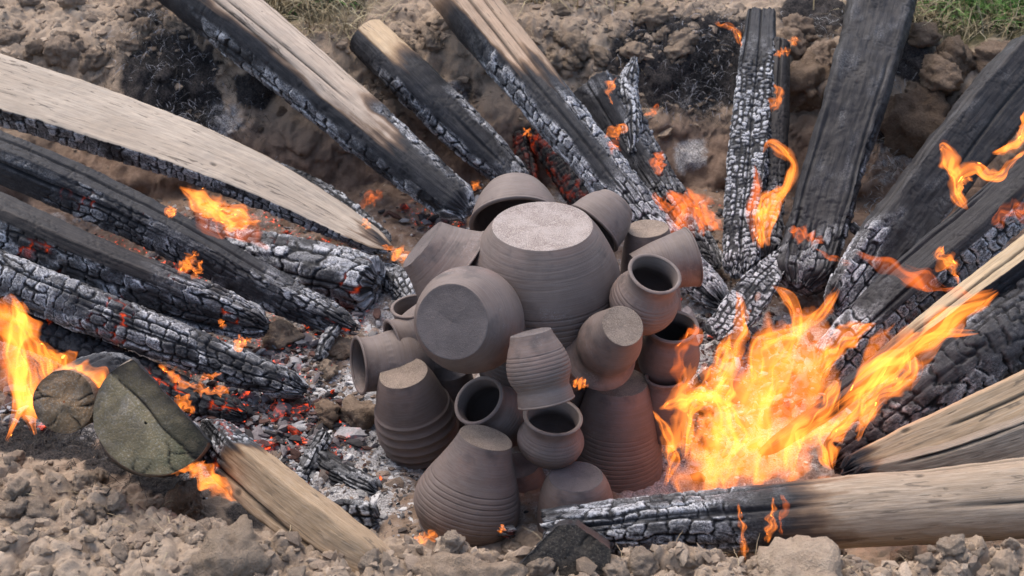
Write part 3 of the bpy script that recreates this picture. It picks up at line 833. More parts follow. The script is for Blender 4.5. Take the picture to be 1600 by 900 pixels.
    id_ = np.arange(n).reshape(NU, nv); nx_ = np.roll(id_, -1, 1)
    q = np.stack([id_[:-1], id_[1:], nx_[1:], nx_[:-1]], -1).reshape(-1, 4)
    lc = np.stack([U, Vg, U * 0 + sd * .37], -1).reshape(-1, 3)
    tm = np.stack([ch, ashv, emb, np.ones_like(ch)], -1).reshape(-1, 4)
    at = {"tm": tm, "lc": lc, "tint": np.tile(np.array([*tint, 1.0]), (n, 1)), "crack": crk.ravel(), "ce": cev.ravel(), "cid": cid.ravel(), "warm": np.full(n, warm)}
    # ends
    extra = []
    cuts = []
    for which in (0, 1):
        row = 0 if which == 0 else NU - 1
        rim = pos[row]; cen = rim.mean(0)
        ker_ = np.ones(25) / 25
        srim = np.stack([np.convolve(np.concatenate([rim[-25:, q_], rim[:, q_], rim[:25, q_]]), ker_, 'same')[25:-25] for q_ in range(3)], 1)
        dirn = -ax if which == 0 else ax
        rings = 30 if cut[which] else 12
        ring_v = []; ring_a = []; ring_c = []; r0 = r.random(20)
        for j in range(rings):
            f = 1 - (j + 0.0) / (rings - 1) * .97 if cut[which] else 1 - (j + 1) / rings * .98
            pj = cen + (rim - cen) * f if cut[which] else cen + (srim - cen) * f + (rim - srim) * f ** 4
            loc = np.stack([(pj - cen) @ s1, (pj - cen) @ n1], 1)
            w = (.003 if shape == 'dshape' else .007 if cut[which] else .013) * fbm(loc[:, 0] * 28 + sd, loc[:, 1] * 28, sd + 41 + which, 3) * (1 if j else 0)
            if not cut[which]: w = w + .012 * (1 - f)
            if cut[which]:
                rad_ = np.hypot(loc[:, 0], loc[:, 1]); th_ = np.arctan2(loc[:, 1], loc[:, 0])
                ck = np.zeros(nv)
                for q_ in range(4 if shape == 'dshape' else 8):
                    a_ = r0[q_] * 6.283 + .15 * np.sin(rad_ * 60 + q_)
                    dd = np.abs((th_ - a_ + np.pi) % (2 * np.pi) - np.pi) * rad_
                    ck = np.maximum(ck, np.exp(-(dd / .0022) ** 2) * sst(hm * (.25 + .5 * r0[q_ + 9]), hm * (.5 + .5 * r0[q_ + 9]), rad_))
                if shape == 'dshape':
                    ck = np.maximum(ck, np.exp(-((loc[:, 1] - hm * .16 - .003 * np.sin(loc[:, 0] * 40)) / .0025) ** 2))
                w = w - .004 * ck; ring_c.append(ck)
                pj = pj * 1.0
            pj = pj + dirn * w[:, None]
            ring_v.append(pj); ring_a.append(loc)
        rv = np.concatenate(ring_v); ra = np.concatenate(ring_a)
        m = len(rv)
        rid = np.arange(m).reshape(rings, nv)
        cq = np.stack([rid[:-1], np.roll(rid, -1, 1)[:-1], np.roll(rid, -1, 1)[1:], rid[1:]], -1).reshape(-1, 4)
        if which == 0: cq = cq[:, ::1]
        else: cq = cq[:, ::-1]
        last = rid[-1][None]
        if cut[which]:
            ctn = cuttint or tint
            ed = np.linspace(1, 0, rings).repeat(nv)
            ca = {"tm": np.stack([np.clip(cutall + cutchar * ed ** 3 * 1.2 + (.55 * (ra[:, 1] > hm * .16) if shape == 'dshape' else 0), 0, 1), moss * sst(.2, -.9, ra[:, 0] / hm), np.concatenate(ring_c), 0 * ed + 1], 1), "lc": np.concatenate([ra, np.full((m, 1), sd * .37 * 0)], 1), "tint": np.tile(np.array([*ctn, 1.0]), (m, 1))}
            cuts.append((rv, cq, ca))
        else:
            base = len(verts) + sum(len(x[0]) for x in extra)
            chv = np.tile(ch[row], rings); bkv = np.tile(bk[row], rings)
            ce_, cid_ = bricks(ra[:, 0], ra[:, 1], .034, .03, sd + 61)
            a2 = np.clip(ash * bkv * (.4 + .8 * fbm(ra[:, 0] * 60, ra[:, 1] * 60, sd + 50, 2)), 0, 1)
            ea = {"tm": np.stack([chv, a2, 0 * chv, 0 * chv + 1], 1), "lc": np.concatenate([ra, np.full((m, 1), sd * .37)], 1), "tint": np.tile(np.array([*tint, 1.0]), (m, 1)), "crack": np.clip(fbm(ra[:, 0] * 90, ra[:, 1] * 90, sd + 51, 2) * 2 - .3, 0, 1) * chv, "ce": ce_ / .0034 + 9 * (bkv < .5), "cid": cid_, "warm": np.full(m, warm)}
            join = np.stack([id_[row], nx_[row], base + np.roll(rid[0], -1), base + rid[0]], -1)
            if which == 0: join = join
            else: join = join[:, ::-1]
            extra.append((rv, np.concatenate([cq + base, join]), ea, bkv.mean()))
    V_all = np.concatenate([verts] + [e_[0] for e_ in extra]); A_all = {kk: np.concatenate([at[kk]] + [e_[2][kk] for e_ in extra]) for kk in at}
    fb = bk.reshape(-1)[q].mean(1)
    crust_f = q[fb > .5]; wood_f = q[fb <= .5]
    for e_ in extra:
        if e_[3] > .5: crust_f = np.concatenate([crust_f, e_[1]])
        else: wood_f = np.concatenate([wood_f, e_[1]])
    o = None
    root = bpy.data.objects.new(name, None); scene.collection.objects.link(root)
    base = C[np.argmin(C[:, 2])].copy()
    root.location = base
    tag(root, label, cat, group)
    V_all = V_all - base
    if len(wood_f) > 40:
        v_, f_, a_ = compact(V_all, wood_f, A_all); link("wood_face" if len(crust_f) > 40 else "trunk_face", make_mesh("wood_face", v_, f_, M_WOOD, True, a_), root)
    elif len(wood_f): crust_f = np.concatenate([crust_f, wood_f])
    if len(crust_f) > 40:
        v_, f_, a_ = compact(V_all, crust_f, A_all); link("charred_crust", make_mesh("charred_crust", v_, f_, M_CRUST, True, a_), root)
    for (rv, cq, ca) in cuts:
        link("cut_end", make_mesh("cut_end", rv - base, cq, M_CUT, True, ca), root)
    return root

FULL = dict(top=(-.5, -.4), blk=(-.5, -.4))
log("weathered_slab", "wide pale weathered slab with flat face and charred lower edge", [(-80, 104, .5, 104), (0, 130, .47, 102), (150, 178, .40, 98), (300, 231, .33, 86), (430, 288, .25, 72), (520, 336, .18, 56), (608, 388, .12, 30)],
    'thick', 32, side=[(1, -.2, .6, .5, .8)], top=(.9, 1.04), lip=[(-1, -.25, .45, -.2, -.1)], cell=(.036, .06), depth=.007, ash=.9, tint=(.45, .37, .285), cracks=0, knots=2)
log("burnt_board", "narrow ash-white burnt board edge behind the tip of the weathered slab", [(385, 243, .22, 16), (470, 282, .17, 34), (540, 330, .13, 42), (606, 378, .09, 26)], 'ridge', 10, **FULL, cell=(.02, .018), depth=.005, ash=.7, cracks=1)
log("charred_log", "black log with smooth top and a row of ash chips, below the weathered slab", [(-60, 222, .42, 82), (0, 246, .40, 82), (150, 310, .32, 78), (300, 385, .24, 72), (420, 452, .16, 66), (548, 512, .08, 46)], 'ridge', 0, .1,
    top=(-.5, -.4), lip=[(-1, .35, .8, .15, .35), (0, 1, .965, .1, .2)], blk=(.72, .9), cell=(.034, .028), depth=.006, ash=.6, ember=.4, tint=(.1, .09, .08), warm=.15, cracks=4)
log("charred_log", "thick cracked log with smooth brown top face and grey blocky side", [(-60, 330, .36, 106), (0, 356, .34, 104), (120, 408, .28, 96), (250, 458, .2, 88), (340, 488, .14, 74), (415, 512, .1, 46)], 'ridge', 0, .35,
    top=(-.3, -.2), lip=[(-1, .3, .62, -.2, -.1)], blk=(.62, .8), cell=(.05, .036), depth=.010, ash=.75, ember=.6, tint=(.2, .16, .13), warm=.9, cracks=2)
log("charred_log", "long grey checkered log running to the left fire, lowest of the left logs", [(-60, 404, .3, 74), (0, 430, .28, 76), (120, 478, .22, 72), (250, 527, .16, 66), (380, 577, .1, 58), (474, 610, .06, 42)], 'round', 0, **FULL,
    cell=(.047, .036), depth=.010, ash=.68, ember=.5, cracks=3)
log("charred_log", "short thick log end with big pale ash blocks near the bowls", [(300, 372, .08, 66), (400, 402, .08, 82), (500, 426, .08, 96), (588, 446, .07, 88)], 'round', 0, **FULL, cell=(.05, .045), depth=.010, ash=.85, ember=.4, cracks=2, taper=(0, .03))
log("charred_log", "small black log lying in the left corner under the checkered log", [(-80, 470, .18, 60), (60, 520, .12, 62), (220, 590, .06, 58), (380, 650, .04, 40)], 'round', 0, **FULL, cell=(.034, .034), depth=.009, ash=.2, ember=.9, cracks=2)
log("timber_post", "longest post with pale grey top reaching the top edge of the photo", [(258, -60, .62, 108), (318, -8, .56, 106), (395, 54, .48, 102), (474, 118, .39, 98), (600, 224, .26, 86), (732, 332, .15, 62)], 'round', 0,
    top=(.66, .86), side=[(-1, .05, .12, -.3, -.2)], lip=[(-1, -.25, .36, .12, .3), (1, 0, .66, .6, .72)], blk=(.95, 1.05), cell=(.05, .05), depth=.008, ash=.8, tint=(.45, .36, .28), cracks=6, knots=2)
log("timber_post", "short round pole with tan sawn top and blackened shaft", [(572, 56, .42, 66), (640, 122, .36, 72), (700, 180, .28, 72), (760, 238, .2, 66), (812, 288, .14, 44)], 'round', 0,
    top=(.12, .42), side=[(-1, .3, .45, -.3, -.1)], lip=[(-1, -.1, .40, .15, .3), (1, -.1, .6, .45, .6)], blk=(.85, 1.05), cell=(.046, .04), depth=.008, ash=.85, tint=(.48, .35, .215), cracks=4, cut=(True, False), taper=(0, .02), cuttint=(.5, .4, .28))
log("timber_post", "round tan pole burnt dark halfway, passing behind the big pots", [(690, -48, .6, 92), (735, 12, .54, 90), (800, 92, .45, 86), (872, 180, .36, 80), (940, 262, .27, 74), (1010, 348, .18, 66), (1070, 416, .11, 60), (1134, 478, .06, 46)], 'round', 0,
    top=(.3, .46), side=[(-1, .3, .6, .05, .2)], lip=[(-1, -.05, .34, .2, .32), (1, .05, .52, .4, .5)], blk=(.6, .74), cell=(.05, .045), depth=.010, ash=1.0, tint=(.43, .30, .205), cracks=3, knots=1)
log("charred_stump", "broken blue-grey burnt log right of the tan pole with flames on it", [(938, 128, .36, 96), (970, 185, .29, 82), (1015, 258, .2, 66), (1075, 345, .12, 58), (1120, 415, .07, 36)], 'ridge', 15, -.1, top=(-.5, -.4), lip=[(1, .3, .6, -.2, -.1)], blk=(.4, .6),
    cell=(.034, .03), depth=.009, ash=.55, ember=.2, tint=(.1, .09, .08), cracks=6, ashpatch=.5)
log("charred_branch", "ash-white curled burnt stub standing beside the broken burnt log", [(992, 92, .40, 20), (980, 130, .35, 32), (984, 180, .30, 36), (988, 235, .24, 26)], 'round', 0, **FULL, cell=(.03, .014), depth=.006, ash=.9, cracks=2, cat="branch", taper=(.2, .2))
log("glowing_log", "dull red glowing log behind the bowls, larger of two", [(838, 205, .16, 38), (865, 245, .12, 44), (895, 290, .08, 46), (920, 330, .05, 40)], 'round', 0, **FULL, cell=(.022, .03), depth=.006, ash=.06, ember=.4, red=.08, tint=(.1, .03, .02), warm=1.0, cracks=1)
log("glowing_log", "dull red glowing log stub left of the larger red log", [(812, 212, .14, 26), (820, 245, .1, 30), (828, 285, .07, 28)], 'round', 0, **FULL, cell=(.022, .03), depth=.006, ash=.06, ember=.4, red=.08, tint=(.1, .03, .02), warm=1.0, cracks=1)
log("charred_stick", "upright stick with a fine white and black checkered surface", [(1190, 22, .5, 44), (1182, 110, .42, 58), (1173, 210, .31, 64), (1164, 310, .21, 62), (1156, 430, .1, 56)], 'beam', -12, top=(-.5, -.4), lip=[(1, .2, .5, .1, .2), (0, 1, .5, .15, .3)], blk=(.12, .28),
    cell=(.017, .020), depth=.006, ash=1.0, cracks=3, cat="stick")
log("charred_stick", "brown scorched stick leaning right behind the checkered stick", [(1216, 70, .46, 36), (1212, 160, .36, 44), (1206, 280, .22, 44), (1198, 405, .1, 44)], 'round', 0, top=(-.5, -.4), blk=(.45, .7), cell=(.026, .026), depth=.007, ash=.55, warm=.8, tint=(.12, .09, .07), cracks=3, cat="stick")
log("timber_beam", "wide flat black beam with long cracks reaching the top edge", [(1394, -50, .64, 104), (1374, 20, .56, 102), (1344, 130, .46, 96), (1313, 230, .34, 92), (1283, 330, .22, 92), (1250, 450, .1, 84)], 'beam', -10,
    top=(-.5, -.4), lip=[(1, -.1, .6, .45, .6)], blk=(.72, .92), cell=(.044, .03), depth=.009, ash=.45, tint=(.1, .085, .075), warm=.45, cracks=7, cat="beam", ashpatch=.12, lump=2.2, rough=1.8)
log("timber_beam", "dark squared beam at the right with a curl of flame above it", [(1622, 92, .53, 96), (1545, 180, .44, 98), (1462, 284, .33, 94), (1382, 388, .22, 88), (1308, 488, .1, 70)], 'beam', 0,
    top=(-.5, -.4), lip=[(1, -.1, .55, .4, .6)], blk=(.68, .85), cell=(.05, .036), depth=.010, ash=.8, tint=(.1, .085, .075), warm=.55, cracks=6, cat="beam", lump=2.2, rough=1.8, ashpatch=.1)
log("timber_beam", "beam with smooth grey upper face and big ash blocks below it, next to the split stick", [(1660, 236, .54, 84), (1560, 334, .4, 92), (1470, 412, .3, 98), (1380, 490, .2, 92), (1285, 580, .1, 70)], 'ridge', 0, -.1,
    top=(.0, .3), side=[(-1, .2, .5, -.2, 0)], lip=[(1, .3, .6, .05, .15)], blk=(.7, .85), cell=(.055, .06), depth=.011, ash=1.0, tint=(.2, .17, .15), warm=.3, cracks=4, cat="beam", ember=.15)
log("split_stick", "thin split stick with pale yellow top and black underside above the flames", [(1660, 340, .62, 54), (1560, 418, .5, 50), (1460, 494, .4, 44), (1350, 582, .28, 36), (1270, 644, .2, 30), (1190, 704, .12, 20)], 'stick', -60,
    top=(.42, .7), side=[(1, -.1, .4, -.2, -.1)], tint=(.40, .31, .19), cracks=1, cell=(.03, .03), ash=.2, cat="stick", warm=0)
log("charred_log", "massive blue-black cracked log at the right edge under the split stick", [(1680, 462, .42, 150), (1570, 535, .34, 140), (1470, 604, .26, 124), (1390, 664, .18, 104), (1300, 724, .1, 70)], 'round', 0, **FULL, cell=(.05, .042), depth=.011, ash=.36, tint=(.08, .08, .08), cracks=4)
log("split_board", "tan split board with fresh grain at the right edge", [(1690, 582, .47, 84), (1600, 626, .42, 84), (1480, 678, .34, 74), (1400, 708, .28, 62), (1322, 738, .22, 40)], 'beam', -20, top=(.82, 1.0), tint=(.36, .255, .155), cracks=1, cat="board", knots=1)
log("split_board", "grey weathered board lying against the tan split board", [(1690, 648, .40, 80), (1600, 686, .37, 74), (1480, 722, .31, 58), (1340, 748, .23, 40)], 'beam', 6, top=(.85, 1.0), tint=(.20, .16, .122), cracks=3, cat="board")
log("timber_beam", "heavy grey-brown beam across the front right with its left half charred", [(1720, 768, .36, 128), (1600, 779, .34, 124), (1450, 791, .30, 118), (1300, 802, .26, 110), (1150, 813, .22, 104), (1000, 826, .18, 98), (858, 842, .14, 90)], 'round', -6,
    top=(.42, .66), lip=[(1, -.1, .6, .62, .8)], blk=(.56, .72), cell=(.055, .04), depth=.009, ash=.8, tint=(.31, .235, .165), warm=.2, cracks=11, cat="beam", ashpatch=.1, knots=2, taper=(0, 0))
W0 = [P(880, 858, y=-1.0), P(884, 848, y=-.82), P(888, 840, y=-.64)]
log("charred_wedge", "black wedge of burnt wood with a brown right side, front of the pots", [(*W0[0], 150), (*W0[1], 140), (*W0[2], 110)], 'ridge', 6, -.18, ref=CU, world=True, top=(-.5, -.4), cell=(.04, .04), ash=.15, tint=(.1, .08, .07), warm=.3, cracks=5, cat="wood chunk",
    cut=(True, False), taper=(0, 0), cuttint=(.05, .043, .038), cutall=.8)
log("charred_log", "grey checkered log piece at the bottom edge below the heavy beam", [(1120, 880, .24, 44), (1050, 884, .24, 50), (985, 892, .24, 42)], 'round', 0, **FULL, cell=(.026, .026), depth=.007, ash=.6)
A0, A0b, A0c = P(243, 647, y=-.70), P(247, 650, y=-.48), P(252, 655, y=-.24)
log("half_log", "mossy half log with its sawn face toward the viewer", [(*A0, 188), (*A0b, 192), (*A0c, 176)], 'dshape', -48, ref=CU, world=True, top=(.05, .5), side=[(0, 1, .5, -.2, -.1)],
    cut=(True, False), taper=(0, .05), tint=(.17, .14, .11), cuttint=(.27, .215, .12), blk=(.5, .7), cell=(.03, .03), ash=.6, cutchar=.35, moss=.6, nv=140)
A1 = P(100, 628, y=-.55)
log("round_log", "small round log end glowing orange beside the left fire", [(*A1, 100), (A1[0] + .02, A1[1] + .2, A1[2] - .1, 100), (A1[0] + .04, A1[1] + .36, A1[2] - .2, 95)], 'round', 0, ref=CU, world=True, top=(.05, .4), cut=(True, False), taper=(0, .05),
    tint=(.2, .15, .1), cuttint=(.32, .205, .11), blk=(.4, .6), ash=.4, cutchar=.5, nv=110)
log("split_plank", "thick tan plank with tapered end lying at the front left", [(318, 664, .36, 44), (352, 706, .36, 74), (400, 750, .36, 84), (470, 806, .36, 86), (540, 856, .36, 80), (604, 893, .36, 58)], 'beam', -14,
    top=(.34, .18), blk=(.27, .18), cell=(.016, .02), depth=.005, ash=.8, tint=(.29, .20, .118), cracks=4, ember=.5, knots=1, cat="plank", rough=1.3, taper=(.1, .06))
log("charred_plank", "white ash-covered plank under the main flames", [(1228, 392, .16, 26), (1180, 452, .13, 56), (1125, 525, .08, 60)], 'slab', -20, **FULL, cell=(.022, .018), depth=.004, ash=1.0, cracks=1, cat="plank")
log("charred_stick", "short ash-grey stick tilted up from the embers at left", [(466, 756, .04, 22), (485, 720, .06, 30), (508, 678, .08, 24)], 'ridge', 0, **FULL, cell=(.024, .02), depth=.005, ash=.65, cracks=1, cat="stick", nv=70, warm=.5)
log("charred_log", "short grey furrowed log beside the ribbed jar on the ash", [(488, 716, .03, 44), (530, 742, .03, 46), (588, 770, .03, 40)], 'round', 0, **FULL, cell=(.06, .012), depth=.006, ash=.5, cracks=4, nv=80)
log("charred_block", "white ash-coated block behind the tan plank", [(505, 808, .06, 44), (545, 808, .06, 52), (588, 812, .06, 50)], 'beam', 0, **FULL, cell=(.028, .034), depth=.009, ash=1.0, cracks=1, nv=80, cat="wood chunk")
log("charred_stick", "stubby grey stick pointing to the embers left of the fallen jar", [(498, 560, .04, 18), (510, 535, .06, 22), (525, 510, .08, 20)], 'round', 0, **FULL, cell=(.03, .03), depth=.005, ash=.6, cracks=1, nv=60, cat="stick")
log("charred_stick", "crumbling charred stick at the foot of the front cone-shaped pot", [(700, 838, .08, 14), (745, 826, .09, 24), (800, 832, .1, 20)], 'ridge', 0, **FULL, cell=(.02, .014), depth=.006, ash=.6, ember=.8, cracks=1, nv=60, cat="stick")
log("charred_stick", "thin burnt splinter on the slope right of the wide black beam", [(1330, 352, .2, 14), (1352, 372, .17, 16), (1378, 398, .14, 12)], 'round', 0, **FULL, cell=(.02, .02), depth=.003, ash=.7, cracks=0, nv=40, cat="stick")
log("charred_plank", "pale ash plank edge between the short log and the left bowl", [(560, 420, .05, 30), (610, 432, .05, 44), (640, 470, .04, 30)], 'ridge', 0, **FULL, cell=(.028, .024), depth=.006, ash=.9, ember=.3, cracks=1, cat="plank", nv=70)

# ------------------------------------------------------------------ pots
n_pot = [0]
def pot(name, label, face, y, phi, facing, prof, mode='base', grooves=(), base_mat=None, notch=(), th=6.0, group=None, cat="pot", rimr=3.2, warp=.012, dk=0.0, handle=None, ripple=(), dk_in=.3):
    """face: pixel of the visible end (its centre), phi: image direction in which the body runs away from it, facing: how far the axis points away from the viewer"""
    n_pot[0] += 1
    sd = 900 + n_pot[0] * 13
    st_ = float(hsh(np.array([n_pot[0]]), np.array([3]), 5)[0])
    c0 = P(face[0], face[1], y=y)
    m = mpp(c0)
    view = nrm(c0 - CAM)
    sq = math.sqrt(1 - facing ** 2)
    rgt = nrm(np.cross(view, CU)); upv = np.cross(rgt, view)
    ax = nrm(view * facing + (rgt * math.cos(R(phi)) + upv * math.sin(R(phi))) * sq)
    e1 = nrm(np.cross(ax, view)) if facing < .98 else rgt
    e2 = np.cross(ax, e1)
    pr = np.array(prof, float)
    hh = np.linspace(pr[0, 0], pr[-1, 0], int(max(40, (pr[-1, 0] - pr[0, 0]) / 1.0)))
    # smooth profile
    p3 = np.concatenate([pr, np.zeros((len(pr), 1)), np.zeros((len(pr), 1))], 1)
    mm = np.gradient(pr[:, 1], pr[:, 0])
    k = np.clip(np.searchsorted(pr[:, 0], hh, 'right') - 1, 0, len(pr) - 2)
    hs = pr[k + 1, 0] - pr[k, 0]; u = (hh - pr[k, 0]) / hs
    rr = (2 * u ** 3 - 3 * u ** 2 + 1) * pr[k, 1] + (u ** 3 - 2 * u ** 2 + u) * hs * mm[k] + (-2 * u ** 3 + 3 * u ** 2) * pr[k + 1, 1] + (u ** 3 - u ** 2) * hs * mm[k + 1]
    Hh = pr[-1, 0]
    NA = 88
    ang = np.linspace(0, 2 * np.pi, NA, endpoint=False)
    def lathe(h, r, off=0.0, disp=None):
        rad = r[:, None] * (1 + warp * np.sin(2 * ang + sd)[None] + .006 * np.sin(3 * ang + sd * 2)[None]) + (disp if disp is not None else 0)
        hv = h[:, None] + .35 * np.sin(ang * 2 + sd)[None] * 1.0
        return (rad[..., None] * (np.cos(ang)[:, None] * e1 + np.sin(ang)[:, None] * e2)[None] + hv[..., None] * ax) * m
    def grid_faces(nh):
        i = np.arange(nh * NA).reshape(nh, NA); j = np.roll(i, -1, 1)
        return np.stack([i[:-1], j[:-1], j[1:], i[1:]], -1).reshape(-1, 4)
    d = np.zeros((len(hh), NA))
    for (h0, h1, sp, dp) in grooves:            # comb-drawn wheel lines
        wob = .5 * np.sin(ang + sd)[None] + .5 * pn(ang[None] * 1.2 + hh[:, None] * .02, hh[:, None] * .08, sd)
        env = sst(h0, h0 + 3, hh) * (1 - sst(h1 - 3, h1, hh))
        ph = (hh[:, None] + wob) / sp
        cell_amp = .45 + .55 * hsh(np.floor(ph).astype(np.int64), np.floor(ph).astype(np.int64) * 0, sd)
        tri = np.abs((ph % 1) - .5) * 2
        d -= env[:, None] * dp * sst(.62, 1, tri) * cell_amp
    for (h0, h1, sp, dp) in ripple:
        env = sst(h0, h0 + 8, hh) * (1 - sst(h1 - 8, h1, hh))
        ph = (hh[:, None] + .8 * np.sin(ang + sd)[None]) / sp
        d += env[:, None] * dp * (1 - np.abs(np.sin(ph * np.pi)) ** 1.0)
    for (h0, h1, cnt, dp) in notch:
        env = np.exp(-(((hh - (h0 + h1) / 2) / ((h1 - h0) / 2)) ** 4))
        d -= env[:, None] * dp * sst(.2, .9, np.sin(ang * cnt) * .5 + .5)[None]
    d += .5 * fbm(np.cos(ang)[None] * 1.5 + hh[:, None] * .03, np.sin(ang)[None] * 1.5 + sd, sd + 3, 3)
    root = bpy.data.objects.new(name, None); scene.collection.objects.link(root); root.location = c0
    tag(root, label, cat, group)
    def at(h, s_, n, dkv=0.0):
        a = np.tile(ang, n); 
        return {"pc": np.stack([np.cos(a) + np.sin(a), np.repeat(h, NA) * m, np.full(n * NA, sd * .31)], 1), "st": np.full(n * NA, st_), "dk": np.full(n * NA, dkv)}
    # outer wall
    ov = lathe(hh, rr, 0, d)
    link("body", make_mesh("body", ov.reshape(-1, 3), grid_faces(len(hh)), M_CLAY, True, at(hh, 0, len(hh), dk)), root)
    # inner wall and rim
    rim_h = Hh if mode == 'base' else 0.0
    r_rim = rr[-1] if mode == 'base' else rr[0]
    hi = hh[2:-2:3]; ri = np.maximum(rr[2:-2:3] - th, 1.0)
    if mode == 'base':
        sel = hi > th; hi, ri = hi[sel][::-1], ri[sel][::-1]
    else:
        sel = hi < Hh - th; hi, ri = hi[sel], ri[sel]
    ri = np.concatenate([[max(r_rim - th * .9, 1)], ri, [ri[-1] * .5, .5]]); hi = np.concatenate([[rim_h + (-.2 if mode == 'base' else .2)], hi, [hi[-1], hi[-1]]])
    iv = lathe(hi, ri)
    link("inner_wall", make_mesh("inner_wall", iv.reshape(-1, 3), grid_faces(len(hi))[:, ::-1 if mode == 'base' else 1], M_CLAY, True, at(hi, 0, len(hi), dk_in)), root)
    b = np.linspace(0, 2 * np.pi, 14, endpoint=True)
    rc = r_rim - th * .5 + .3
    rh = rim_h + np.sin(b) * rimr * .7; rq = rc + np.cos(b) * (th * .5 + .9)
    rv = lathe(rh, rq)
    link("rim", make_mesh("rim", rv.reshape(-1, 3), grid_faces(14), M_CLAY, True, at(rh, 0, 14, 0)), root)
    # base disc
    bh = 0.0 if mode == 'base' else Hh
    rb = rr[0] if mode == 'base' else rr[-1]
    fr = np.array([1.0, .985, .95, .85, .7, .55, .4, .25, .1, .01])
    bo = (.0, -.5, -.2, .3, .5, .4, .5, .6, .5, .5)
    sg = 1 if mode == 'base' else -1
    bv = lathe(np.array([bh + sg * q * 1.0 for q in bo]), rb * fr)
    # hand-trimmed unevenness
    loc = bv @ np.stack([e1, e2], 1) / m
    bump_ = .9 * fbm(loc[..., 0] / 22, loc[..., 1] / 22, sd + 6, 3) * (fr[:, None] < .99)
    bv = bv + (bump_ * m)[..., None] * ax
    link("base", make_mesh("base", bv.reshape(-1, 3), grid_faces(len(fr))[:, ::-1 if mode == 'base' else 1], base_mat or M_BASE_DARK, True, at(np.zeros(len(fr)), 0, len(fr))), root)
    if handle:
        h0, h1, aa, out, wd = handle
        s = np.linspace(0, 1, 24); bb = np.linspace(0, 2 * np.pi, 12, endpoint=False)
        dirn = math.cos(aa) * e1 + math.sin(aa) * e2; tang = -math.sin(aa) * e1 + math.cos(aa) * e2
        rA = np.interp(h0, hh, rr); rB = np.interp(h1, hh, rr)
        cr = rA * (1 - s) + rB * s + np.sin(s * np.pi) * out - 2; chh = h0 + (h1 - h0) * s
        cen = cr[:, None] * dirn + chh[:, None] * ax
        tg = np.gradient(cen, axis=0); tg /= np.linalg.norm(tg, axis=1)[:, None]
        nn = np.cross(tg, tang)
        hv = cen[:, None] + wd * np.cos(bb)[None, :, None] * tang + wd * .55 * np.sin(bb)[None, :, None] * nn[:, None]
        i = np.arange(24 * 12).reshape(24, 12); j = np.roll(i, -1, 1)
        hf = np.stack([i[:-1], j[:-1], j[1:], i[1:]], -1).reshape(-1, 4)
        link("handle", make_mesh("handle", (hv * m).reshape(-1, 3), hf, M_CLAY, True, {"pc": np.zeros((288, 3)), "st": np.zeros(288), "dk": np.zeros(288)}), root)
    return root

pot("storage_pot", "largest upturned pot with wide pale gritty base at the top of the pile", (848, 353), -.02, -90, .50,
    [(0, 78), (12, 87), (35, 101), (65, 115), (100, 124), (140, 125), (190, 118), (260, 105), (320, 96), (335, 100)], grooves=[(8, 60, 13, .3), (96, 250, 10, 1.9)], base_mat=M_BASE_PALE, th=9)
pot("bowl", "upturned bowl propped behind the largest pot with dark hollow showing", (806, 348), .20, 93, .56, [(0, 72), (8, 70), (30, 63), (55, 50), (72, 34), (74, 30)], 'mouth', notch=[(2, 6, 60, .8)], cat="bowl", th=6)
pot("bowl", "flared bowl leaning on the left side of the largest pot", (660, 382), .02, -40, .16, [(0, 46), (20, 54), (42, 65), (60, 76), (64, 79)], 'base', grooves=[(14, 55, 9, .35)], cat="bowl", th=5)
pot("bowl", "bowl tipped against the back right of the largest pot", (927, 357), .12, 46, .30, [(0, 50), (6, 49), (24, 46), (48, 36), (62, 22), (64, 16)], 'mouth', cat="bowl", th=5)
pot("round_pot", "squat pot showing its broad smooth flat base, left of centre", (706, 503), -.34, 6, .925, [(0, 60), (8, 65), (30, 77), (60, 86), (95, 85), (125, 74), (135, 74)], 'base', base_mat=M_BASE_DARK, th=7)
pot("small_pot", "upturned little pot with sandy base, rightmost behind the tipped beaker", (1012, 357), .16, -88, .42, [(0, 33), (25, 39), (60, 45), (110, 48), (180, 50), (250, 48), (255, 48)], base_mat=M_BASE_SAND, grooves=[(20, 100, 7, .5)])
pot("beaker", "tilted beaker with notched band lying behind the open jar with rows of lines", (990, 424), .02, 14, .22, [(0, 28), (30, 36), (60, 42), (90, 47), (96, 48)], 'base', notch=[(62, 72, 48, .9)], grooves=[(20, 56, 7, .4)], cat="beaker", th=4)
pot("open_jar", "jar with open mouth and notched band resting high on the right of the pile", (1023, 428), -.16, -112, .66, [(0, 43), (6, 41), (22, 41), (32, 46), (48, 54), (66, 56), (84, 50), (100, 38), (106, 30)], 'mouth',
    grooves=[(36, 76, 6.5, 1.2)], notch=[(27, 35, 60, .9)], cat="jar", th=5)
pot("flared_pot", "upturned pot with speckled sandy base turned up to the right and flared rim", (973, 509), -.30, -128, .86, [(0, 34), (30, 43), (58, 51), (80, 51), (96, 48), (108, 53), (117, 60), (118, 60)], 'base', base_mat=M_BASE_SAND, th=5)
pot("ribbed_cup", "small upturned ribbed cup in the centre above the round open jar", (829, 520), -.40, -77, .12, [(0, 33), (10, 36), (28, 44), (54, 51), (70, 50), (86, 43), (90, 42), (94, 43), (110, 45), (112, 45)], 'base', grooves=[(26, 86, 6.5, 1.3)], cat="cup", th=5)
pot("open_jar", "round open jar with dark mouth under the small ribbed cup", (864, 651), -.38, -96, .64, [(0, 46), (6, 44), (18, 42), (28, 46), (44, 53), (60, 50), (72, 42), (80, 34)], 'mouth', grooves=[(24, 70, 5.5, 1.2)], cat="jar", th=5)
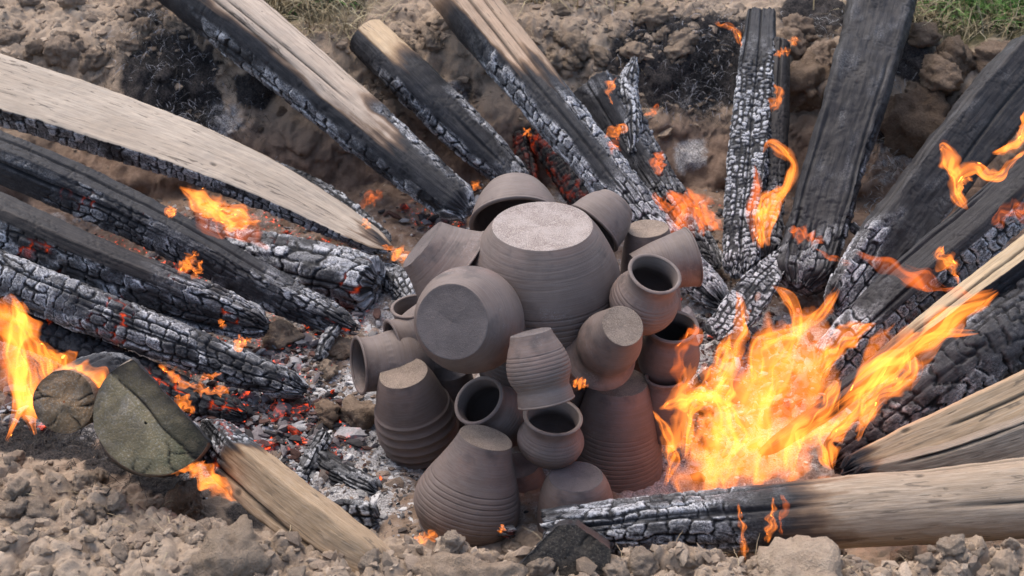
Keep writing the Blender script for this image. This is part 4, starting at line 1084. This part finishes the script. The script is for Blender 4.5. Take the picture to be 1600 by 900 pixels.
pot("open_jar", "open jar lying on its side between the left ribbed jar and centre", (748, 626), -.28, -42, .76, [(0, 42), (6, 40), (18, 39), (34, 46), (58, 52), (80, 48), (104, 36)], 'mouth', grooves=[(26, 92, 5, 1.2)], cat="jar", th=5)
pot("tall_jar", "tall upturned jar at the left with heavy wavy ribs and sandy base", (630, 583), -.13, -75, .62, [(0, 38), (12, 43), (50, 54), (90, 62), (125, 62), (150, 55), (170, 50), (178, 52)], 'base', base_mat=M_BASE_SAND, ripple=[(62, 165, 17, 3.0)], cat="jar", th=6)
pot("cone_pot", "front upturned pot shaped like a cone with ridged lower half", (759, 684), -.42, -106, .42, [(0, 42), (12, 45), (50, 60), (85, 76), (112, 84), (135, 83), (152, 74), (160, 68), (166, 66)], 'base', base_mat=M_BASE_SAND, grooves=[(66, 156, 8, 1.5)], th=6)
pot("small_pot", "low upturned pot with smooth pale base at the front next to the beam", (900, 745), -.47, -90, .58, [(0, 42), (8, 47), (30, 55), (60, 60), (100, 60), (115, 57), (118, 57)], 'base', base_mat=M_BASE_DARK, grooves=[(50, 62, 10, .8)])
pot("small_pot", "small upturned pot half hidden behind the front cone-shaped pot", (806, 728), -.26, -84, .55, [(0, 36), (10, 40), (40, 46), (90, 48), (95, 48)], 'base', base_mat=M_BASE_DARK)
pot("tall_jar", "tall upturned jar at the right with close ribs beside the flames", (968, 597), -.17, -92, .53, [(0, 44), (12, 49), (50, 60), (90, 67), (130, 72), (165, 73), (195, 68), (215, 60), (220, 60)], 'base', base_mat=M_BASE_SAND, grooves=[(70, 205, 8, 1.3)], cat="jar", th=6)
pot("fallen_jar", "jar fallen on its side with its mouth to the left edge of the pile", (561, 571), -.06, 6, .26, [(0, 46), (5, 44), (20, 43), (34, 45), (55, 50), (80, 50), (110, 40)], 'mouth', notch=[(36, 46, 60, .9)], grooves=[(50, 66, 7, .6)], cat="jar", th=5)
pot("fallen_jar", "jar with chipped sandy edge tucked behind the fallen left jar", (614, 534), .0, 16, .30, [(0, 36), (4, 35), (20, 34), (40, 42), (70, 50), (90, 48)], 'mouth', cat="jar", th=5)
pot("small_bowl", "small bowl rim peeking out below the flared left bowl", (648, 478), .08, -80, .45, [(0, 38), (10, 36), (30, 34), (60, 28), (70, 24)], 'mouth', cat="bowl", th=4)
pot("small_pot", "added filler pot, darkened to shade the gap beneath the squat pot with the flat base", (694, 575), .02, -90, .5, [(0, 40), (20, 46), (80, 54), (150, 54), (180, 50)], base_mat=M_BASE_DARK, dk=.35)  # added filler pot, clay darkened so the gap behind reads as shade
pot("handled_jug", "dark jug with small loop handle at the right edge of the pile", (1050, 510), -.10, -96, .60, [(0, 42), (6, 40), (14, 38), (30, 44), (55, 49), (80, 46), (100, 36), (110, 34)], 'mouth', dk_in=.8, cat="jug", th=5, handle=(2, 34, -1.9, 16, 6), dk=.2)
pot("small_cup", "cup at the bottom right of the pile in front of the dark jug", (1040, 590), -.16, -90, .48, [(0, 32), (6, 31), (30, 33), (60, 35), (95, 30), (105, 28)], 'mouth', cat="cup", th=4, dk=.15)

# ------------------------------------------------------------------ flames
n_fl = [0]
def sheet(quad, y0, dy=0.0, nu=110, nv=110, t0=.012, fs=9.0, thr=.42, seed=None, fil=1.0, base=.35, env=None, curve=.04, mat=None, flow=(0, 0), soft=False, parent=None, label=None, group="small flames among the logs", edge=.3):
    """a curved sheet of burning gas; its thickness carries the tongues and filaments. quad: bottom-left, bottom-right, top-right, top-left pixels"""
    n_fl[0] += 1
    sd = (seed or n_fl[0] * 71) + 3000
    q = np.array(quad, float)
    u, v = np.meshgrid(np.linspace(0, 1, nu), np.linspace(0, 1, nv))
    px = (q[0, 0] * (1 - u) + q[1, 0] * u) * (1 - v) + (q[3, 0] * (1 - u) + q[2, 0] * u) * v
    py = (q[0, 1] * (1 - u) + q[1, 1] * u) * (1 - v) + (q[3, 1] * (1 - u) + q[2, 1] * u) * v
    W = np.linalg.norm(q[1] - q[0]) / 600; Hh = np.linalg.norm((q[3] + q[2] - q[0] - q[1]) / 2) / 600
    X = u * W; Y = v * Hh
    w1 = fbm(X * fs * .7, Y * fs * .5 + sd, sd, 3); w2 = fbm(X * fs * .7 + 33, Y * fs * .5, sd + 1, 3)
    Xw = X + .055 * w1 + flow[0] * Y; Yw = Y + .05 * w2
    n1 = fbm(Xw * fs, Yw * fs * .38, sd + 2, 4)
    n2 = pn(Xw * fs * 1.6 + .25 * w2 * fs, Yw * fs * .6, sd + 3)
    n3 = pn(Xw * fs * 2.7 + 9, Yw * fs * 1.0, sd + 4)
    wob = .5 * fbm(u * 4 + sd, v * 4, sd + 8, 3)
    ed = sst(0, edge, u + .3 * wob - .03) * sst(0, edge, 1 - u + .3 * wob - .03) * sst(-.02, .16, v + .25 * wob) 
    e = env(u, v) if env else 1.0
    body = n1 * 1.25 + .62 - (1 - ed) * 1.1 - thr * (.1 + 1.6 * v ** 1.3) - .8 * sst(.7, 1, v) + (e - 1)
    mask = sst(.0, .7, body) ** 1.2
    s1 = .5 + .5 * pn(Xw * fs * 2.1, Yw * fs * .5, sd + 11); s2 = .5 + .5 * pn(Xw * fs * 5.5 + 3, Yw * fs * 1.0, sd + 12)
    f = np.clip(1 - np.abs(n2) * 3.4, 0, 1) ** 2
    rimf = np.exp(-((body - .16) / .10) ** 2)
    th = t0 * mask * (base * (.16 + 1.5 * s1 ** 2.2) + .95 * fil * s2 ** 2.5 * s1 + .5 * fil * f + .22 * rimf * fil)
    th = th - t0 * .006
    yy = y0 + dy * v + curve * fbm(u * 2.2, v * 2.0 + sd, sd + 7, 2)
    d = CF[:, None, None] + CR[:, None, None] * (px - 800) / FPX + CU[:, None, None] * (450 - py) / FPX
    tt = (yy - CAM[1]) / d[1]
    pos = CAM + np.moveaxis(d * tt, 0, -1)
    return lens(pos, th, mat or M_FIRE, parent, label, group)
def lens(pos, th, mat, parent, label, group):
    nvv, nuu = th.shape
    # surface direction of the sheet from its own geometry
    du = np.gradient(pos, axis=1); dv = np.gradient(pos, axis=0)
    nr = np.cross(du, dv); nr /= np.linalg.norm(nr, axis=-1, keepdims=True) + 1e-12
    th = th.copy(); th[0, :] = th[-1, :] = 0; th[:, 0] = th[:, -1] = 0
    th = np.where(th > .0007, th, 0)
    on = th > 0
    cell = on[:-1, :-1] | on[:-1, 1:] | on[1:, :-1] | on[1:, 1:]
    if cell.sum() < 6: return None
    i = np.arange(nvv * nuu).reshape(nvv, nuu)
    back = np.where(on, i + nvv * nuu, i)
    V = np.concatenate([(pos + nr * th[..., None] * .5).reshape(-1, 3), (pos - nr * th[..., None] * .5).reshape(-1, 3)])
    def fq(a): return np.stack([a[:-1, :-1], a[:-1, 1:], a[1:, 1:], a[1:, :-1]], -1)[cell]
    F = np.concatenate([fq(i), fq(back)[:, ::-1]])
    V, F, _ = compact(V, F, {})
    base = V[np.argmin(V[:, 2])].copy()
    if parent: base = np.array(parent.location)
    o = link("flame", make_mesh("flame", V - base, F, mat, True), parent, None if parent else base)
    if parent: pass
    else: tag(o, label, "flame", group)
    return o
def ribbon(pts, y, thick=.5, mat=None, parent=None, label=None, group="small flames among the logs", dy=0.0, nl=70, nw=26, seed=None, wob=.5):
    """a curled tongue of flame along a line of pixels (px, py, width)"""
    n_fl[0] += 1
    sd = (seed or n_fl[0] * 53) + 5000
    p = np.array([(a[0], a[1], 0, a[2] * 1.9) for a in pts], float)
    s = np.linspace(0, 1, nl)
    c = catmull(p, s)
    tg = np.gradient(c[:, :2], axis=0); tg /= np.linalg.norm(tg, axis=1)[:, None] + 1e-9
    nn = np.stack([-tg[:, 1], tg[:, 0]], 1)
    w = np.maximum(c[:, 3], .4) * (1 + wob * .5 * pn(s * 7 + sd, s * 0 + 1.5, sd))
    a = np.linspace(-1, 1, nw)
    shift = wob * .35 * pn(s[:, None] * 6 + a[None] * .6, a[None] * 1.0 + sd, sd + 1) * w[:, None]
    off = a[None] * w[:, None] * .5 + shift
    px = c[:, 0:1] + nn[:, 0:1] * off; py = c[:, 1:2] + nn[:, 1:2] * off
    yy = y + dy * s[:, None] + .01 * pn(s[:, None] * 3, a[None] + sd, sd + 2)
    d = CF[:, None, None] + CR[:, None, None] * (px - 800) / FPX + CU[:, None, None] * (450 - py) / FPX
    tt = (yy - CAM[1]) / d[1]
    pos = CAM + np.moveaxis(d * tt, 0, -1)
    ww = .25 * pn(s[:, None] * 5, a[None] * 1.2 + sd, sd + 9)
    str_ = np.clip(1 - 2.6 * np.abs(pn(s[:, None] * 2.2 + ww, a[None] * 2.4 + ww + sd, sd + 3)), 0, 1) ** 2
    rag = .45 * np.clip(pn(s[:, None] * 8, np.sign(a)[None] * 2.0 + sd + a[None] * .3, sd + 14) + .15, 0, .8) * (.4 + s[:, None])
    a_ = np.clip(np.abs(a)[None] / (1 - rag), 0, 1)
    prof = (np.clip(1 - a_ ** 2, 0, 1) ** 2.2) * (.22 + .9 * str_) * (.55 + .9 * np.clip(pn(s[:, None] * 5, s[:, None] * 0 + sd, sd + 4) + .4, 0, 1.2))
    taper = sst(0, .12, s) * sst(0, .12, 1 - s)
    th = np.minimum(w[:, None] / 600 * thick, .024) * prof * (.25 + .75 * taper[:, None])
    return lens(pos, th, mat or M_FIRE, parent, label, group)
def fire_root(name, label, px, py, y):
    o = bpy.data.objects.new(name, None); scene.collection.objects.link(o); o.location = P(px, py, y=y)
    return tag(o, label, "fire")

big = fire_root("large_fire", "large yellow fire between the pots and the right-hand logs", 1180, 760, -.42)
sheet([(1010, 790), (1345, 760), (1360, 560), (1000, 590)], -.47, .06, 180, 120, .012, 9, .30, 11, 1.1, .6, parent=big)
sheet([(1020, 785), (1335, 750), (1380, 520), (1010, 560)], -.37, .10, 170, 120, .0095, 7.5, .34, 12, 1.1, .6, parent=big)
sheet([(1060, 740), (1350, 700), (1400, 440), (1090, 450)], -.22, .12, 150, 120, .0085, 7, .34, 13, 1.1, .5, parent=big)
sheet([(1100, 660), (1350, 630), (1350, 425), (1130, 420)], -.05, .08, 130, 110, .0085, 7, .30, 14, 1.1, .5, parent=big)
sheet([(1010, 720), (1160, 700), (1190, 540), (1040, 520)], -.34, .06, 100, 100, .010, 11, .36, 15, 1.1, .5, parent=big)
sheet([(1220, 730), (1390, 660), (1570, 430), (1330, 500)], -.30, .10, 140, 120, .009, 9, .36, 16, 1.1, .35, flow=(.2, 0), parent=big)
sheet([(1020, 790), (1150, 785), (1150, 600), (1000, 620)], -.50, .05, 110, 120, .010, 10, .28, 18, 1.1, .5, parent=big)
sheet([(1040, 780), (1340, 750), (1360, 480), (1060, 470)], -.28, .10, 100, 100, .016, 4.0, .20, 17, .2, .8, parent=big, mat=M_FIRE_DIM)
for pts, y in (([(1300, 640, 8), (1360, 590, 30), (1430, 545, 34), (1500, 490, 26), (1560, 455, 8)], -.34), ([(1250, 690, 10), (1330, 640, 26), (1390, 570, 26), (1440, 530, 18), (1530, 520, 5)], -.36),
               ([(1200, 640, 10), (1225, 570, 26), (1245, 510, 18), (1232, 465, 12), (1205, 445, 4)], -.12),
               ([(1340, 690, 6), (1370, 620, 22), (1420, 580, 24), (1420, 540, 10)], -.32), ([(1040, 760, 6), (1050, 710, 18), (1040, 670, 12), (1020, 640, 4)], -.45),
               ([(1070, 720, 8), (1080, 640, 26), (1120, 590, 26), (1140, 520, 10)], -.36), ([(1130, 740, 10), (1150, 680, 30), (1130, 620, 26), (1160, 560, 10)], -.40),
               ([(1230, 740, 10), (1240, 690, 30), (1290, 640, 26), (1310, 590, 8)], -.42), ([(1300, 735, 8), (1290, 690, 26), (1330, 650, 18), (1350, 600, 6)], -.42),
               ([(1180, 600, 10), (1190, 540, 28), (1240, 520, 24), (1290, 480, 14), (1310, 450, 6)], -.14), ([(1280, 600, 8), (1300, 550, 20), (1330, 520, 20), (1370, 505, 5)], -.14),
               ([(1030, 640, 6), (1060, 625, 22), (1110, 620, 26), (1150, 640, 10)], -.44), ([(1110, 640, 6), (1140, 570, 20), (1160, 500, 16), (1150, 455, 6)], -.08)):
    ribbon(pts, y, .30, parent=big)
lf = fire_root("left_fire", "orange fire at the left edge behind the mossy half log", 100, 660, -.45)
sheet([(-60, 690), (170, 640), (150, 520), (-60, 440)], -.42, .06, 150, 140, .011, 7, .38, 21, .9, .6, mat=M_FIRE, parent=lf)
sheet([(-60, 600), (90, 590), (60, 440), (-70, 440)], -.34, .06, 110, 110, .011, 7, .38, 22, .8, .6, mat=M_FIRE_DIM, parent=lf)
for pts, y in (([(165, 605, 30), (120, 585, 34), (85, 555, 18), (70, 548, 6)], -.5), ([(55, 680, 8), (45, 630, 26), (40, 570, 26), (20, 510, 34), (0, 465, 30)], -.46), ([(10, 690, 6), (30, 640, 14), (20, 560, 20), (30, 490, 20), (20, 465, 5)], -.45),
               ([(80, 610, 6), (70, 560, 24), (45, 520, 26), (25, 480, 8)], -.42)):
    ribbon(pts, y, .45, parent=lf)
hang = fire_root("slope_fire", "orange flames burning under the lower edge of the weathered slab", 340, 350, .35)
sheet([(270, 360), (450, 400), (440, 330), (270, 280)], .34, .03, 130, 80, .009, 10, .34, 31, 1.0, .5, mat=M_FIRE_DIM, parent=hang)
for pts in ([(280, 292, 6), (310, 312, 24), (345, 330, 26), (380, 335, 14), (395, 345, 5)], [(330, 325, 6), (352, 345, 20), (375, 350, 14), (410, 345, 4)], [(275, 335, 5), (266, 330, 14), (268, 322, 5)]):
    ribbon(pts, .33, .45, parent=hang)
bk_ = fire_root("back_fire", "thin orange flames between the tan pole and the checkered stick", 1080, 360, .55)
sheet([(1010, 385), (1140, 390), (1150, 290), (1015, 280)], .6, .03, 130, 100, .009, 10, .42, 41, 1.1, .4, mat=M_FIRE_DIM, parent=bk_)
for pts in ([(1040, 300, 6), (1065, 320, 16), (1060, 350, 12), (1064, 362, 4)], [(1100, 370, 5), (1090, 330, 20), (1075, 300, 12), (1072, 292, 4)], [(1020, 300, 4), (1035, 320, 12), (1060, 325, 5)], [(1130, 360, 5), (1110, 345, 16), (1095, 310, 5)], [(1030, 275, 6), (1028, 250, 16), (1035, 235, 4)], [(1005, 180, 3), (1020, 175, 8), (1028, 160, 3)]):
    ribbon(pts, .6, .45, parent=bk_, mat=M_FIRE_DIM)
ringf = fire_root("curled_flame", "curled ring of flame right of the white checkered stick", 1200, 380, .5)
ribbon([(1200, 385, 6), (1200, 350, 16), (1212, 320, 16), (1232, 290, 12), (1240, 255, 14), (1222, 232, 14), (1200, 226, 10), (1192, 240, 4)], .5, .5, parent=ringf)
ribbon([(1190, 388, 10), (1188, 350, 16), (1196, 310, 14), (1215, 300, 12), (1232, 292, 6)], .5, .45, parent=ringf)
ribbon([(1178, 385, 4), (1174, 330, 12), (1182, 280, 10), (1178, 255, 4)], .5, .4, parent=ringf, mat=M_FIRE_DIM)
hook = fire_root("hooked_flame", "hooked flame above the dark beam at the right", 1510, 300, .3)
ribbon([(1470, 240, 4), (1472, 228, 14), (1482, 248, 20), (1490, 280, 16), (1500, 310, 14), (1512, 328, 5)], .3, .5, parent=hook)
ribbon([(1488, 285, 8), (1505, 268, 16), (1530, 262, 14), (1545, 275, 14), (1562, 275, 12), (1580, 255, 8), (1605, 232, 6)], .3, .5, parent=hook)
ribbon([(1497, 305, 5), (1505, 285, 8), (1520, 278, 6)], .3, .5, parent=hook)
ribbon([(1550, 240, 4), (1575, 232, 12), (1596, 215, 14), (1608, 170, 12)], .3, .5, parent=hook)
def small(label, pts, y, thick=.5, mat=None):
    p = np.array(pts, float); mid = p.mean(0)
    p[:, :2] = mid[:2] + (p[:, :2] - mid[:2]) * 1.18; p[:, 2] *= 1.1
    return ribbon([tuple(q_) for q_ in p], y, thick * .55, mat=mat or M_FIRE_SMALL, label=label, wob=.8)
small("thin flame hook left of the top of the checkered stick", [(1120, 36, 4), (1130, 42, 8), (1145, 44, 8), (1153, 58, 7), (1154, 72, 3)], .95)
small("little flame puff in the gap right of the checkered stick top", [(1236, 70, 4), (1240, 64, 10), (1238, 58, 4)], .98)
small("small slanted flame right of the checkered stick below the puff", [(1210, 86, 3), (1222, 82, 8), (1234, 79, 4)], .98)
small("flame tongue beside the brown stick at mid height", [(1207, 172, 4), (1212, 160, 11), (1217, 146, 9), (1208, 133, 3)], .8)
small("small flame below the hooked beam on the wide black beam", [(1238, 358, 6), (1250, 364, 16), (1268, 372, 14), (1285, 378, 4)], .3, .4, M_FIRE_DIM)
small("wisp of flame trailing off the wide black beam foot", [(1270, 385, 4), (1295, 400, 7), (1330, 412, 4)], .25, .5, M_FIRE_DIM)
small("forked flame on the curled white stub", [(958, 160, 4), (952, 145, 7), (958, 130, 8), (964, 122, 3)], .85)
small("small flame at the side of the broken burnt log", [(946, 212, 4), (958, 205, 12), (970, 202, 12), (962, 196, 4)], .8)
small("faint flame low on the broken burnt log", [(955, 240, 4), (960, 225, 14), (965, 215, 4)], .78, .35, M_FIRE_DIM)
small("small flame lapping the short log end above the bowls", [(568, 325, 4), (575, 312, 14), (590, 306, 12), (595, 300, 4)], .55, .4, M_FIRE_DIM)
small("tiny bright flame at the tip of the pale weathered slab", [(568, 342, 3), (573, 350, 7), (580, 356, 3)], .42)
small("flame at the slab tip touching the left bowl", [(600, 385, 4), (615, 392, 12), (630, 400, 14), (642, 392, 4)], .25)
small("flames licking the gap between the smooth black log and the cracked log", [(280, 425, 4), (292, 415, 16), (302, 402, 16), (306, 395, 4)], .16)
small("second flame beside the gap between the two left logs", [(302, 436, 4), (310, 420, 10), (316, 408, 4)], .16)
small("pointed flame at the end of the thick cracked log", [(342, 500, 3), (346, 505, 8), (352, 512, 4)], -.08)
small("short yellow flame under the cracked log end", [(366, 532, 6), (374, 536, 12), (384, 532, 10), (392, 530, 3)], -.1)
small("flame rising behind the mossy half log", [(252, 572, 4), (262, 580, 14), (280, 592, 14), (298, 600, 8), (306, 598, 3)], -.3)
small("bright curled flame right of the flame behind the half log", [(306, 610, 5), (318, 608, 14), (328, 612, 9), (346, 610, 10), (354, 616, 3)], -.3)
small("thin flame lick above the bright curled flame", [(312, 594, 3), (328, 588, 8), (345, 584, 3)], -.28)
small("flame on the edge of the mossy half log", [(275, 622, 4), (286, 630, 14), (298, 640, 12), (302, 645, 3)], -.4)
small("flame running under the half log toward the tan plank", [(300, 725, 6), (318, 738, 22), (338, 758, 20), (352, 770, 12), (368, 778, 4)], -.72, .45)
small("small flames below the sawn face of the half log", [(268, 738, 3), (285, 734, 8), (305, 726, 8), (318, 720, 3)], -.74, .5)
small("upright flame in front of the heavy beam, leftmost", [(1160, 868, 5), (1161, 835, 9), (1157, 808, 7), (1155, 790, 2)], -.84)
small("upright flame in front of the heavy beam, in the middle", [(1200, 842, 6), (1205, 815, 11), (1207, 795, 8), (1208, 780, 2)], -.84, .45)
small("slim curved flame in front of the heavy beam, rightmost", [(1222, 832, 4), (1220, 810, 6), (1226, 790, 6), (1218, 775, 2)], -.84, .4, M_FIRE_DIM)
small("small flame on the ash before the cone-shaped pot", [(640, 848, 4), (655, 844, 12), (672, 838, 12), (678, 830, 3)], -.62)
small("tiny flame in the crumbling charred stick", [(780, 832, 3), (784, 826, 8), (786, 820, 3)], -.62)
small("flame glowing under the heavy beam at the bottom edge", [(980, 888, 4), (998, 882, 14), (1018, 876, 10), (1024, 872, 3)], -.84)
small("small flame beside the flame under the heavy beam", [(946, 884, 3), (955, 880, 9), (958, 876, 3)], -.84)
small("flame licking the mouth of the dark jug", [(1068, 612, 5), (1062, 570, 12), (1070, 535, 16), (1084, 520, 12), (1080, 510, 4)], -.25, .4, M_FIRE_DIM)
small("orange spark flame at the edge of the right ribbed jar", [(896, 596, 4), (906, 600, 12), (918, 603, 4)], -.4, .5)
small("tiny flame above the red stub behind the bowls", [(818, 200, 3), (824, 206, 8), (830, 212, 3)], .85)
small("little flame right above the back bowl", [(735, 285, 3), (742, 290, 8), (748, 282, 3)], .5)
small("flame on the end face of the tan pole near the pots", [(1480, 660, 4), (1466, 672, 10), (1460, 680, 3)], -.2, .4)
small("flame crossing the pale split stick in the middle", [(1350, 400, 5), (1385, 415, 14), (1420, 430, 18), (1470, 450, 16), (1530, 470, 8)], -.05, .35, M_FIRE_DIM)
small("pointed flame above the pale split stick", [(1495, 440, 4), (1488, 415, 14), (1470, 400, 14), (1476, 388, 4)], .0, .5)
small("reddish flame patch high on the pale split stick", [(1555, 350, 5), (1575, 335, 20), (1600, 325, 22), (1620, 310, 8)], .05, .25, M_FIRE_DIM)
